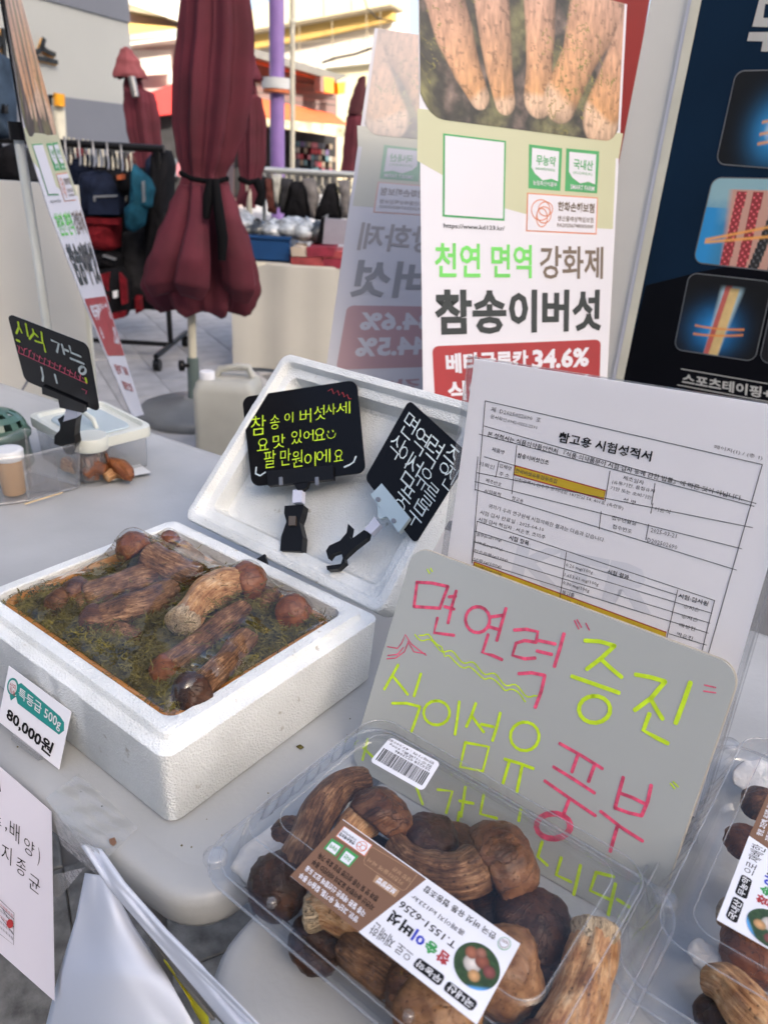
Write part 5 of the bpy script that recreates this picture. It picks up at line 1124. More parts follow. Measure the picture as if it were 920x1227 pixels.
def glow(A, B_, kind):
    X_, Y_ = A * 2 - 1, B_ * 2 - 1; col = np.zeros(A.shape + (3,)); nz = vnoise(A, B_, 6, kind, 4)
    def mix(col, c, k_): k_ = np.clip(k_, 0, 1)[..., None]; return col * (1 - k_) + np.array(c) * k_
    if kind == 0:      # knee: pale leg with red dotted pad
        g_ = np.exp(-((X_ - .15) ** 2 * 5 + (Y_ - .25) ** 2 * 3)); col = mix(col, (.03, .28, .62), g_ * 1.2); col = mix(col, (.7, .85, .9), (g_ - .75) * 3)
        leg = 1 - np.abs((X_ - .55 - .25 * (Y_ + .2) ** 2) / .35); col = mix(col, (.45, .26, .22), leg * 5); pd = np.minimum(1 - np.abs((X_ - .5) / .3), 1 - np.abs((Y_ - .15) / .6)); dots = (np.sin(A * 70) * np.sin(B_ * 80) > .3); col = mix(col, (.45, .03, .03), (pd > 0) * 1.); col = mix(col, (.7, .3, .25), (pd > 0) * dots * .8)
        for yy in (.05, .3, .5): col = mix(col, (.85, .38, .1), (1 - np.abs(Y_ - yy - .25 * (X_ - .2) ** 2 + .12 * X_) / .05) * (X_ < .9) * (X_ > -.15))
    elif kind == 1:    # back with tape strips
        col[...] = (.05, .25, .45); col = mix(col, (.30, .50, .55), (.2 - Y_) * 1.2 + (nz - .5)); body = 1 - np.abs((X_ - .25) / (.78 - .1 * Y_)) ; col = mix(col, (.62, .35, .27), body * 6 * (Y_ > -.75)); col = mix(col, (.03, .30, .65), (-.45 - X_) * 3 * (Y_ > -.3))
        for cx, c in ((-.28, (.30, .035, .04)), (.08, (.30, .035, .04)), (.45, (.02, .02, .02)), (.85, (.02, .02, .02))):
            s_ = np.abs(X_ - cx + (.18 * (Y_ - .2) if cx > .3 else .02 * Y_)) < .105; s_ = s_ & (Y_ > -.7); dots = (np.sin(A * 95) * np.sin(B_ * 80) > .45); col = np.where(s_[..., None], np.array(c), col); col = np.where((s_ & dots)[..., None], np.array(c) * 2.6 + .08, col)
        for dy, am in ((.0, .30), (.16, .18)): col = mix(col, (.90, .42, .10), (1 - np.abs(Y_ - .22 - dy + am * X_) / .05) * (X_ > -.85) * 1.2)
    elif kind == 2:    # ankle, glowing joint
        g_ = np.exp(-((X_ + .12) ** 2 * 4 + (Y_ - .35) ** 2 * 4)); col = mix(col, (.02, .25, .62), g_ * 1.1); ax_ = .06 - .22 * (Y_ + .2) * .5
        lg = 1 - np.abs((X_ - ax_) / (.27 - .07 * Y_)); col = mix(col, (.35, .52, .58), lg * 3 * (Y_ > -.95)); col = mix(col, (.55, .12, .10), (1 - np.abs((X_ - ax_ + .1) / .09)) * 4 * (Y_ > -.8)); bn = 1 - np.abs((X_ - ax_ - .06) / .13); col = mix(col, (.72, .52, .22), bn * 4 * (Y_ > -.75)); col *= (.75 + .5 * nz)[..., None]
        for dy, am in ((.5, -.12), (.32, -.05)): col = mix(col, (.85, .30, .06), (1 - np.abs(Y_ - dy - am * X_ + .1 * X_ * X_) / .045) * (np.abs(X_) < .6))
        col = mix(col, (.0, .0, .0), (-.62 - Y_) * 5)
    else: col[...] = (.004, .004, .006); col = mix(col, (.5, .3, .2), (X_ - .1) * 2)
    return col
for kind, q in ((0, [(881, 84), (992, 82), (968, 206), (856, 197)]), (1, [(853, 212), (966, 214), (944, 328), (829, 315)]), (2, [(825, 326), (926, 337), (904, 434), (806, 419)]), (3, [(930, 338), (1040, 350), (1016, 448), (908, 434)])):
    pp(FP, roundpx(q, .11), M_rim, 'panel_outline', .0003, .0014)
    cx, cy = sum(p[0] for p in q) / 4, sum(p[1] for p in q) / 4; q2 = [(cx + (x - cx) * .975, cy + (y - cy) * .972) for x, y in q]; h = hom(q2); n_ = 90; g = G(); A, B_ = np.meshgrid(np.linspace(0, 1, n_), np.linspace(0, 1, n_)); col = glow(A, B_, kind); rows = []
    for i in range(n_):
        r = []
        for j in range(n_):
            a, b = A[i, j], B_[i, j]; ex_, ey_ = max(.1 - a, a - .9, 0), max(.1 - b, b - .9, 0)
            if ex_ > 0 and ey_ > 0:
                l = sqrt(ex_ ** 2 + ey_ ** 2); s_ = max(ex_, ey_) / l; a = (.1 - ex_ * s_ if a < .5 else .9 + ex_ * s_); b = (.1 - ey_ * s_ if b < .5 else .9 + ey_ * s_)
            d = h[2, 0] * a + h[2, 1] * b + 1; r.append(FP.px((h[0, 0] * a + h[0, 1] * b + h[0, 2]) / d, (h[1, 0] * a + h[1, 1] * b + h[1, 2]) / d, .0019))
        rows.append(r)
    g.quadgrid(rows); g.col = np.clip(col.reshape(-1, 3), 0, 1); g.build('printed_panel', M_print, t)
c_ = Card(F(FP.px(740, 500), PD * .3, V((0, 0, -.2))))
c_.text('스포츠테이핑+피부보호', pk2((492, 822), (1230, 950), (488, 876), (1224, 1010)), M_plet, .03, 4); c_.stroke([pk2((485, 802), (1200, 925)), pk2((466, 882), (1200, 1018))], .0022, M_plet, 4)
c_.apply(c_.fr.ab, t, .0005)
# red sheet glimpsed behind the sharp banner
fr = F(depth(760, 60, 1.95), V((1, .1, 0)), V((0, 0, 1)))
tag(G().prism([fr.px(*p) for p in ((735, -60), (790, -60), (778, 0), (742, 215), (731, 330), (700, 330))], fr.n * -.003).build('red_sheet', mat('red_board', (.26, .012, .012), .5), None), 'plain red board glimpsed between the sharp mushroom banner and the beige panel', 'board')

# ================================================================== ground
gx = mat('pavement_grey', (.38, .38, .39), .7, var=.12, scale=1.5, bump=.6, bscale=40)
M_bas = mat('paving_stone', (.185, .185, .18), .75, var=.3, scale=28, bump=1, bscale=160)
ground = struct(G().box((-150, -60, -.3), (300, 0, 0), (0, 260, 0), (0, 0, .29)).build('ground', mat('ground_mortar', (.16, .155, .15), .9), None))
mep = None; M_pale = mat('pale_paving', (.40, .40, .41), .6, var=.12, scale=9, bump=.5, bscale=120)
me = None; GD = V((.88, .475, 0)); GP = V((-.475, .88, 0)); S = .32
org = on_z(76, 1038, 0)
cnt = 0; cells = []
for i in range(-26, 30):
    for j in range(-6, 44):
        p = org + GD * S * i + GP * S * j; c = p + (GD + GP) * S / 2
        if c.y < .3 or c.y > 7.5: continue
        d = c - CAM; z = d.dot(_f)
        if z < .1: continue
        u_, v_ = 460 + FL * d.dot(_r) / z, 613.5 - FL * d.dot(_u) / z
        if (-60 < u_ < 330 and 330 < v_ < 640) or (-60 < u_ < 300 and 950 < v_ < 1330): cells.append((v_, i, j, p))
cells.sort(key=lambda t: -t[0])
for v_, i, j, p in cells[:290]:
    if me is None:
        g = G(); b_ = .0012; g.loft([[V((x, y, z)) for x, y in ((i_, i_), (S - i_, i_), (S - i_, S - i_), (i_, S - i_))] for i_, z in ((b_, -.03), (b_, -.003), (b_ + .003, 0))])
        o = g.build('paving_stone', M_bas, None); me = o.data; o.parent = ground; a = o.location.copy(); base = a
        off = V((S / 2, S / 2, -.03))
    else: o = bpy.data.objects.new('paving_stone', me); C.objects.link(o); o.parent = ground
    if v_ < 700:
        if mep is None: mep = me.copy(); mep.materials.clear(); mep.materials.append(M_pale)
        o.data = mep
    q = p + GD * off.x + GP * off.y; o.location = V((q.x, q.y, off.z + ((i * 7 + j * 13) % 5) * .0006)) - ground.location; o.rotation_euler = (0, 0, atan2(GD.y, GD.x))
far = struct(G().box((-150, 4.2 + 3.3, -.012), (300, 0, 0), (0, 190, 0), (0, 0, .010)).build('pavement', gx, None))

# ================================================================== left: beige booth panel, gray building
fr = F(on_y(60, 300, 2.75), V((1, .12, 0)), V((0, 0, 1)))
M_booth = mat('booth_panel', (.74, .72, .66), .6, var=.04, scale=2)
t = thing('booth_panel', 'plain beige booth panel standing behind the far left sign', 'panel', fr.px(50, 600))
pp(fr, [(-160, 205), (88, 222), (112, 480), (126, 640), (-130, 640)], M_booth, 'panel_board', .03, 0, t)
pp(fr, [(88, 222), (92, 222), (116, 480), (130, 640), (126, 640), (112, 480)], M_cream, 'panel_trim', .03, .002, t)
wd = ray(800, horizon(800)); wd.z = 0; wd.normalize(); wo_ = on_y(157, 60, 9.5)
FW = F(V((wo_.x, wo_.y, 0)), wd, V((0, 0, 1)))
M_wall = mat('light_grey_wall', (.37, .385, .375), .8, var=.03, scale=1); M_dgw = mat('slate_grey_wall', (.15, .165, .20), .8, var=.05, scale=1)
t = thing('grey_building', 'grey wall with slate bands and a black letter with painted amber backlight behind the clothes rack', 'building', FW.px(157, 200))
n_ = FW.n
def wallbox(z0_, z1_, m, name, x0=-9, x1=0, proud=0): g = G(); a = V((FW.o.x, FW.o.y, 0)) + wd * x0 + n_ * proud; g.box(a + V((0, 0, z0_)), wd * (x1 - x0), -n_ * (6 + proud) if x1 == 0 and not proud else -n_ * .3, V((0, 0, z1_ - z0_))); return g.build(name, m, t)
zt_ = FW.px(157, 28).z; zb_ = FW.px(147, 125).z; zt0 = FW.px(41, 0).z
wallbox(zb_, zt_, M_wall, 'light_band'); wallbox(zt_, zt_ + 3.2, M_dgw, 'upper_slate_band', proud=.02); wallbox(-.05, zb_, M_dgw, 'lower_slate_band', proud=.02)
M_glowor = mat('painted_backlight', (.75, .42, .12), .5); M_let = mat('black_letter', (.01, .01, .01), .4)  # amber strokes colour in the letter's backlight, nothing emits
kz = zm(0, 0, 5.11)
for m, dx, dy, off in ((M_glowor, -9, 7, .02), (M_let, 0, 0, .05)):
    for ln, wd_ in ((((225, 325), (262, 300), (275, 248)), 14), (((262, 292), (300, 318), (336, 332)), 14), (((228, 355), (290, 366), (350, 380)), 16), (((-10, 210), (8, 240), (0, 280)), 14), (((28, 190), (36, 350)), 16)):
        g = G(); P_ = kz(*[(x + dx, y + dy) for x, y in ln])
        for a, b in zip(P_[:-1], P_[1:]):
            pa, pb = FW.px(*a, off), FW.px(*b, off); dd = (pb - pa).normalized(); s_ = dd.cross(n_).normalized() * .019; g.prism([pa - dd * .02 + s_, pb + dd * .02 + s_, pb + dd * .02 - s_, pa - dd * .02 - s_], -n_ * .02)
        g.build('letter_stroke', m, t)
# small lamp post with amber cap in front of the wall
fr = F(on_y(70, 140, 7), V((1, 0, 0)), V((0, 0, 1))); t = thing('marker_post', 'pale post with an amber cap beside the far left banner', 'post', on_z(90, 420, 0))
g = G(); g.tube([on_y(70, 118, 7), on_y(73, 165, 7), V((on_y(76, 190, 7).x, 7, .0))], .05, 10); g.build('post', M_cream, t, True)
g = G(); g.tube([on_y(71, 112, 6.95), on_y(71.5, 127, 6.95)], .045, 10); g.build('amber_cap', mat('amber_cap', (.8, .36, .02), .4), t, True)
pp(fr, [(58, 113), (67, 114), (67, 124), (60, 126)], M_clip, 'bracket', .08, .02, t)

# ================================================================== clothes and bags on racks
CC = {}
def cloth(name, c, r=.85): return mat(name, c, r, var=.25, scale=14, bump=.7, bscale=25, spec=.12)
def garment(y, pts, m, name, label, cat, grp, th=.10, parts=()):
    """hanging garment or bag: outline at depth y, padded towards the middle, with folds"""
    P = [on_y(u_, v_, y) for u_, v_ in pts]; cen = sum(P, V((0, 0, 0))) / len(P); t = thing(name, label, cat, V((cen.x, y, min(p.z for p in P))), grp); out = []
    for i in range(len(P)):      # densify and wobble
        a, b = P[i], P[(i + 1) % len(P)]
        for k_ in range(5): q = a.lerp(b, k_ / 5); out.append(q + V((noise.noise(q * 9), 0, noise.noise(q * 9 + V((5, 5, 5))))) * .012)
    rings = []
    for s_, d in ((1.0, 0), (.97, -.35), (.86, -.7), (.6, -.92), (.3, -1), (.03, -1.0)):
        rings.append([V((cen.x + (q.x - cen.x) * s_, y + d * th + .02 * noise.noise(V((q.x * 22 * s_, q.z * 5, y))), cen.z + (q.z - cen.z) * s_)) for q in out])
    back = [V((q.x, y + th * .5, q.z)) for q in rings[0]]
    g = G(); g.loft([back] + rings); g.build('body', m, t, True)
    for nm, m2, ps, d in parts:
        g = G(); g.prism([on_y(u_, v_, y - th - d) for u_, v_ in ps], (0, .03, 0)); bevel(g.build(nm, m2, t, False), .006)
    return t
c_navy = cloth('navy_nylon', (.012, .018, .04)); c_blk = cloth('black_cloth', (.008, .008, .010)); c_red = cloth('red_nylon', (.16, .010, .016)); c_teal = cloth('teal_cloth', (.012, .075, .12)); c_dk = cloth('charcoal_cloth', (.03, .03, .034)); c_denim = cloth('denim', (.055, .085, .13)); c_gry = cloth('grey_cloth', (.16, .15, .15)); c_brn = cloth('brown_cloth', (.10, .035, .03))
c_zip = mat('zip_metal', (.5, .5, .5), .3, .8)
kb = zm(60, 160, 4.38); G1 = 'bags and clothes hanging on the left rack'
garment(5.35, kb((120, 130), (215, 110), (235, 180), (200, 300), (130, 290)), c_navy, 'hanging_jacket', 'dark navy jacket at the left end of the rack behind the backpack', 'jacket', G1)
garment(5.2, kb((168, 240), (180, 205), (225, 188), (300, 190), (352, 210), (372, 262), (378, 420), (330, 440), (180, 432), (160, 330)), c_navy, 'backpack', 'navy backpack with a silver zip hanging on the left rack', 'backpack', G1, .16,
        [('front_pocket', c_navy, kb((205, 320), (360, 318), (362, 425), (200, 425)), .0), ('zip', c_zip, kb((228, 326), (352, 322), (352, 331), (240, 336), (238, 358), (230, 358)), .012), ('handle', c_blk, kb((240, 176), (290, 176), (288, 190), (242, 190)), -.05)])
garment(5.25, kb((285, 190), (350, 180), (400, 200), (410, 290), (380, 340), (370, 250)), c_blk, 'hanging_bag', 'black bag with an orange patch between backpack and teal jacket', 'bag', G1, .12, [('orange_patch', mat('orange_patch', (.5, .12, .04), .6), kb((348, 218), (388, 214), (388, 240), (352, 244)), .01)])
garment(5.2, kb((188, 440), (280, 432), (362, 445), (362, 600), (330, 618), (225, 608), (192, 520)), c_red, 'hanging_bag', 'dark red bag hanging below the navy backpack', 'bag', G1, .13, [('flap', c_red, kb((190, 440), (362, 448), (362, 480), (190, 472)), .01)])
garment(5.2, kb((240, 640), (330, 610), (372, 650), (366, 700), (250, 700)), c_blk, 'hanging_bag', 'black bag with a pale zip below the dark red bag', 'bag', G1, .12, [('zip', c_zip, kb((278, 636), (342, 656), (340, 666), (278, 645)), .012)])
garment(5.15, kb((250, 712), (300, 700), (372, 700), (402, 760), (410, 900), (392, 965), (300, 985), (282, 850)), c_blk, 'backpack', 'black backpack with red side panels standing low on the left rack', 'backpack', G1, .15,
        [('red_side', c_red, kb((262, 740), (308, 728), (312, 880), (290, 890)), .0), ('red_side', c_red, kb((362, 728), (398, 770), (406, 890), (376, 900)), .0), ('red_base', c_red, kb((300, 950), (398, 930), (392, 965), (300, 985)), .0), ('logo_patch', M_white, kb((330, 828), (350, 826), (352, 862), (332, 864)), .012)])
garment(5.1, kb((432, 210), (440, 160), (462, 185), (520, 240), (545, 290), (530, 390), (508, 380), (490, 480), (440, 515), (402, 500), (400, 400), (430, 380)), c_teal, 'hanging_jacket', 'teal blue jacket hanging near the right end of the left rack', 'jacket', G1, .08, [('zip', c_zip, kb((482, 250), (492, 250), (496, 360), (486, 362)), .01)])
garment(5.3, kb((540, 90), (625, 95), (650, 180), (632, 420), (640, 560), (600, 700), (520, 690), (505, 420), (545, 290)), c_blk, 'hanging_coat', 'long black coat at the right end of the left rack', 'coat', G1, .14)
garment(5.4, kb((395, 520), (520, 480), (530, 840), (400, 880), (372, 650)), c_dk, 'hanging_coat', 'charcoal clothes hanging low behind the teal jacket', 'clothes', G1, .1)
garment(5.45, kb((230, 420), (330, 400), (360, 700), (250, 720)), c_blk, 'hanging_coat', 'black clothes behind the dark red bag', 'clothes', G1, .08)
garment(5.3, kb((385, 270), (402, 270), (402, 360), (384, 362)), mat('white_tag', (.5, .48, .42), .6), 'price_tag', 'small white tag hanging between backpack and teal jacket', 'tag', None, .01)
garment(5.25, kb((452, 850), (482, 850), (486, 930), (456, 950)), c_red, 'hanging_bag', 'small red pouch low on the right of the left rack', 'pouch', None, .05)
for i, (u_, w2_, h2_, m_, nm_) in enumerate(((70, 11, 40, c_blk, 'black'), (82, 10, 46, c_dk, 'charcoal'), (93, 9, 34, c_red, 'dark red'), (128, 12, 30, c_blk, 'black'), (141, 11, 52, c_dk, 'charcoal'), (152, 9, 24, c_brn, 'brown'), (176, 12, 60, c_navy, 'navy'), (197, 10, 90, c_blk, 'black'))):
    v_ = 172 + (u_ - 70) * .13; garment(5.5, [(u_, v_ + 6), (u_ + w2_ * .5, v_), (u_ + w2_, v_ + 7), (u_ + w2_ + 2, v_ + h2_), (u_ - 2, v_ + h2_ - 3)], m_, 'hanging_garment', '%s garment in the back row of the left rack, %s' % (nm_, ('at its left end', 'second from its left end', 'above the navy backpack', 'between backpack and orange patch', 'left of the teal jacket', 'over the teal jacket', 'right of the teal jacket', 'at its right end')[i]), 'clothes', G1, .07)
garment(5.75, [(60, 200), (200, 200), (206, 330), (190, 372), (120, 372), (90, 300)], c_blk, 'hanging_garment', 'broad mass of black clothing at the back of the left rack', 'clothes', G1, .06)
t = thing('clothes_rack', 'black wheeled clothes rack full of bags at left', 'rack', on_z(190, 405, 0))
M_rack = mat('black_steel', (.007, .007, .008), .4, spec=.2)
zr = on_y(188, 178, 5.2).z; xl, xr = on_y(60, 164, 5.2).x - .6, on_y(197, 180, 5.2).x
g = G(); g.tube([V((xl, 5.2, zr)), V((xr, 5.2, zr))], .022, 8); g.build('top_bar', M_rack, t, True)
for x in (xl, xr - .04): g = G(); g.tube([V((x, 5.2, zr)), V((x, 5.2, .10))], .018, 8); g.build('upright', M_rack, t, True); g = G(); g.tube([V((x, 4.85, .10)), V((x, 5.6, .10))], .018, 8); g.build('base_bar', M_rack, t, True)
g = G(); g.tube([V((xl, 5.2, .10)), V((xr - .04, 5.2, .10))], .016, 8); g.build('lower_bar', M_rack, t, True)
for x in (xl, xr - .04):
    for y in (4.87, 5.58): g = G(); g.tube([V((x - .02, y, .04)), V((x + .02, y, .04))], .04, 12); g.build('wheel', M_clip, t, True)
fr = F(on_y(100, 175, 5.24), V((1, 0, 0)), V((0, 0, 1)))
pp(fr, [(60, 168), (160, 180), (160, 183), (60, 172)], M_cream, 'hanger_rail', .02, 0, t)
M_wire = mat('cream_hanger', (.50, .47, .38), .5)
for i in range(15):
    p = on_y(78 + i * 5.6, 170 + i * .75, 5.15 + .1 * (i % 3)); t2 = thing('clothes_hanger', 'cream hanger with a silver hook on the left rack', 'hanger', p - V((0, 0, .12)), 'hangers on the left rack')
    g = G(); g.tube([p + V((0, 0, .03)), p + V((0, 0, -.05)), p + V((.02, -.05, -.09)), p + V((.025, -.08, -.12))], .008, 5); g.tube([p + V((0, 0, -.05)), p + V((-.02, .06, -.10))], .008, 5); g.build('hanger_arm', M_wire if i % 3 else M_leg, t2, True)
# denim jacket and black bags far left
garment(3.4, [(-30, 40), (0, 66), (8, 72), (16, 120), (17, 163), (-40, 172)], c_denim, 'hanging_jacket', 'blue denim jacket hanging at the far left edge of the photo', 'jacket', None, .08, [('button', M_clip, [(2, 125), (6, 125), (6, 136), (2, 136)], .01)])
garment(3.4, [(2, 178), (14, 172), (26, 185), (30, 214), (12, 221), (-2, 212)], c_blk, 'hanging_bag', 'small black bag left of the white pole', 'bag', None, .07)
garment(3.45, [(-20, 176), (-2, 172), (3, 200), (0, 215), (-20, 215)], c_blk, 'hanging_bag', 'black bag cut by the left edge of the photo', 'bag', None, .07)
garment(3.45, [(24, 176), (38, 182), (42, 220), (30, 222)], c_dk, 'hanging_bag', 'charcoal bag between white pole and edge-on banner', 'bag', None, .07)

# ================================================================== closed maroon parasols
M_mar = mat('maroon_canvas', (.098, .011, .024), .85, var=.18, scale=5, bump=.5, bscale=220)
M_tie = mat('black_strap', (.004, .004, .005), .8, spec=.08)
def folded(y, prof, seed, folds=7, amp_=.16, seg=84, zfn=None, squash=.75):
    """prof: (v, u left, u right) down the canopy"""
    rings = []; N = 46
    for i in range(N):
        t_ = i / (N - 1) * (len(prof) - 1); a = min(int(t_), len(prof) - 2); f = t_ - a; f = f * f * (3 - 2 * f)
        v_, l, r = [prof[a][k_] * (1 - f) + prof[a + 1][k_] * f for k_ in range(3)]; v_ = prof[a][0] + (prof[a + 1][0] - prof[a][0]) * (t_ - a)
        A, B_ = on_y(l, v_, y), on_y(r, v_, y); c = (A + B_) / 2; R = (B_ - A).length / 2; ring_ = []
        for j in range(seg):
            th = 2 * pi * j / seg; w_ = th * folds + seed + 1.5 * noise.noise(V((i * .03, cos(th), sin(th) + seed)))
            k_ = 1 - amp_ * (1.5 * abs(sin(w_ / 2)) ** .9 + .35 * abs(sin(w_ * 1.5 + seed))) + .07 * noise.noise(V((cos(th) * 2, sin(th) * 2, i * .12 + seed))) + .02 * noise.noise(V((cos(th) * 6, sin(th) * 6, i * .3 + seed)))
            ring_.append(V((c.x + cos(th) * R * k_ * 1.17, y + sin(th) * R * k_ * squash, c.z + .03 * abs(sin(w_ / 2)) * max(0, (i - N + 6) / 5))))
        rings.append(ring_)
    g = G(); g.quadgrid(rings, True); g.cap(rings[0]); return g
M_ppole = mat('cream_pole', (.55, .52, .42), .4, var=.04); M_psock = mat('teal_grey_pole', (.16, .21, .20), .35, .4)
y = 4.0; t = thing('closed_parasol', 'large closed maroon parasol tied with a black strap, nearest of the four', 'parasol', on_z(232, 505, 0), 'closed maroon parasols')
folded(y, [(-60, 222, 290), (-20, 219, 299), (40, 215, 304), (100, 210, 301), (150, 209, 294), (185, 213, 283), (209, 219, 271), (222, 217, 275), (250, 205, 288), (290, 190, 302), (325, 177, 309), (345, 172, 313), (360, 178, 309), (371, 188, 302), (376, 196, 294)], 1.3, 7, .24, 140).build('canopy', M_mar, t, True)
def drape(pts, seed, m=M_mar):
    # a loose panel of cloth rolled over itself: tapered, creased, hanging from the tie
    g = G(); rings = []
    for i in range(24):
        t_ = i / 23 * (len(pts) - 1); a = min(int(t_), len(pts) - 2); f = t_ - a; u_, v_, r_, dy = [pts[a][k_] * (1 - f) + pts[a + 1][k_] * f for k_ in range(4)]
        c = on_y(u_, v_, y + dy); R = r_ * y / FL * 1.12; rings.append([c + V((cos(th) * R * (1 - .22 * abs(sin(th * 2.5 + seed + i * .03))), sin(th) * R * .55, .3 * R * cos(th + seed) * (i / 23) ** 3)) for th in [2 * pi * k_ / 40 for k_ in range(40)]])
    g.loft(rings); g.build('canopy_fold', m, t, True)
drape([(222, 222, 7, -.17), (214, 262, 13, -.2), (203, 305, 19, -.22), (198, 338, 22, -.2), (199, 352, 14, -.18)], .4)
drape([(236, 222, 6, -.2), (237, 268, 11, -.26), (232, 310, 17, -.3), (228, 342, 19, -.28), (228, 356, 12, -.24)], 2.2)
drape([(266, 222, 7, -.16), (274, 262, 13, -.2), (284, 305, 18, -.2), (288, 342, 19, -.18), (287, 358, 12, -.14)], 4.0)
g = G()
for (u0, v0, r0) in ((196, 318, 26), (212, 300, 20)): pass
g.tube([on_y(216, 207, y - .19), on_y(230, 214, y - .22), on_y(246, 217, y - .22), on_y(262, 217, y - .21), on_y(273, 214, y - .17)], .012, 8); g.build('strap', M_tie, t, True)
g = G(); g.tube([on_y(252, 216, y - .24), on_y(250, 235, y - .27), on_y(247, 262, y - .30)], [.018, .026, .016], 8); g.tube([on_y(258, 216, y - .24), on_y(262, 250, y - .30), on_y(267, 285, y - .32), on_y(266, 312, y - .33)], [.018, .024, .026, .018], 8); g.build('strap_tail', M_tie, t, True)
pb = on_z(232, 508, 0); g = G(); g.tube([on_y(226, 180, y), on_y(229, 345, y), on_y(231, 432, y)], .022, 14); g.build('pole', M_ppole, t, True)
g = G(); g.tube([on_y(231, 428, y), V((on_y(232, 470, y).x, y, .03))], .031, 14); g.build('pole_sleeve', M_psock, t, True)
g = G(); g.tube([on_y(231, 438, y), on_y(222, 438, y - .04)], .012, 8); g.lathe(on_y(222, 438, y - .04), (-1, -.3, 0), ((.012, 0), (.03, .005), (.03, .03), (.015, .035)), 10); g.build('clamp_knob', M_clip, t, True)
g = G(); pbx = on_y(232, 480, y).x; g.lathe(V((pbx, y, 0)), (0, 0, 1), ((.30, 0), (.31, .02), (.28, .06), (.12, .09), (.05, .11)), 32); g.build('parasol_base', mat('grey_base', (.16, .17, .18), .35, var=.1), t, True)
y = 7.2; t = thing('closed_parasol', 'closed maroon parasol with a paler pointed cap in front of the grey wall', 'parasol', V((on_y(180, 250, y).x, y, 0)), 'closed maroon parasols')
g = folded(y, [(56, 149, 153), (60, 145, 158), (75, 141, 167), (90, 137, 174), (96, 139, 175)], .4, 5, .06, squash=.8); g.build('canopy_cap', mat('faded_maroon', (.22, .055, .065), .85, var=.12, bump=.4), t, True)
folded(y + .02, [(90, 150, 168), (105, 148, 172), (112, 148, 186), (125, 148, 190), (150, 151, 194), (185, 158, 196), (240, 165, 196)], 2.1, 6, .2).build('canopy', M_mar, t, True)
g = G(); g.tube([on_y(158, 92, y - .14), on_y(163, 116, y - .15)], .03, 8); g.build('runner', M_leg, t, True); g = G(); g.tube([on_y(175, 200, y), V((on_y(180, 330, y).x, y, 0))], .022, 10); g.build('pole', M_ppole, t, True)
y = 5.6; t = thing('closed_parasol', 'closed maroon parasol half hidden behind the nearest one on its right', 'parasol', V((on_y(300, 300, y).x, y, 0)), 'closed maroon parasols')
folded(y, [(50, 288, 297), (70, 285, 305), (94, 282, 312), (97, 284, 314)], .9, 5, .07).build('canopy_cap', M_mar, t, True)
folded(y + .02, [(94, 290, 306), (112, 290, 308), (118, 286, 314), (150, 284, 318), (190, 285, 318), (215, 288, 312), (222, 288, 311), (250, 282, 306)], 3.0, 6, .2).build('canopy', M_mar, t, True)
g = G(); g.tube([on_y(287, 214, y - .16), on_y(298, 219, y - .2), on_y(311, 216, y - .14)], .018, 8); g.tube([on_y(308, 218, y - .18), on_y(314, 232, y - .2), on_y(310, 246, y - .2)], .03, 8); g.build('strap', M_tie, t, True)
g = G(); g.tube([on_y(298, 100, y - .1), on_y(299, 113, y - .1)], .03, 8); g.build('runner', M_tie, t, True); g = G(); g.tube([on_y(298, 220, y), V((on_y(300, 330, y).x, y, 0))], .022, 10); g.build('pole', M_ppole, t, True)
y = 9.0; t = thing('closed_parasol', 'slim closed maroon parasol just left of the faded banner', 'parasol', V((on_y(415, 300, y).x, y, 0)), 'closed maroon parasols')
folded(y, [(91, 433, 438), (95, 429, 438), (110, 424, 438), (125, 419, 436), (136, 417, 433), (139, 418, 432)], .2, 5, .05).build('canopy_cap', mat('dark_maroon', (.06, .008, .014), .8, var=.1), t, True)
folded(y + .02, [(132, 420, 433), (145, 415, 436), (165, 413, 434), (185, 411, 430), (215, 408, 428)], 1.7, 5, .14).build('canopy', M_mar, t, True)
g = G(); g.tube([on_y(418, 200, y), V((on_y(416, 330, y).x, y, 0))], .022, 10); g.build('pole', M_ppole, t, True)

# ================================================================== poles
t = thing('street_pole', 'purple painted pole with a white collar in front of the awning', 'pole', V((on_y(332, 260, 8.2).x, 8.2, 0)))
g = G(); y = 8.2; xp = on_y(332, 100, y).x; rp = 8.2 / FL * 7.6 / cos(PT) * .92
g.tube([V((xp + .0, y, 0)), V((xp, y, 1.0)), V((xp, y, 4.2))], rp, 20); g.build('pole_shaft', mat('purple_paint', (.24, .15, .40), .35, var=.05), t, True)
zc_ = on_y(332, 101, y).z; g = G(); g.lathe(V((xp, y, zc_ - .04)), (0, 0, 1), ((rp, 0), (rp * 2.05, .0), (rp * 2.05, .09), (rp, .09)), 24, False, False); sharp(g.build('collar', mat('white_collar', (.55, .57, .58), .4), t, True)); g = G(); g.lathe(V((xp, y, zc_ - .075)), (0, 0, 1), ((rp, 0), (rp * 1.9, .0), (rp * 1.9, .033), (rp, .033)), 24); g.build('collar_light', mat('orange_band', (.7, .2, .08), .5), t, True)
t = thing('street_pole', 'thin cream pole to the right of the purple one', 'pole', V((on_y(351, 260, 7.6).x, 7.6, 0)))
xp = on_y(350.5, 100, 7.6).x; g = G(); g.tube([V((xp, 7.6, 0)), V((xp, 7.6, 4))], .0225, 12); g.build('pole_shaft', M_ppole, t, True); g = G(); g.tube([V((xp, 7.6, on_y(351, 27, 7.6).z)), V((xp, 7.6, on_y(351, 23, 7.6).z))], .032, 12); g.build('pole_joint', M_cream, t, True)

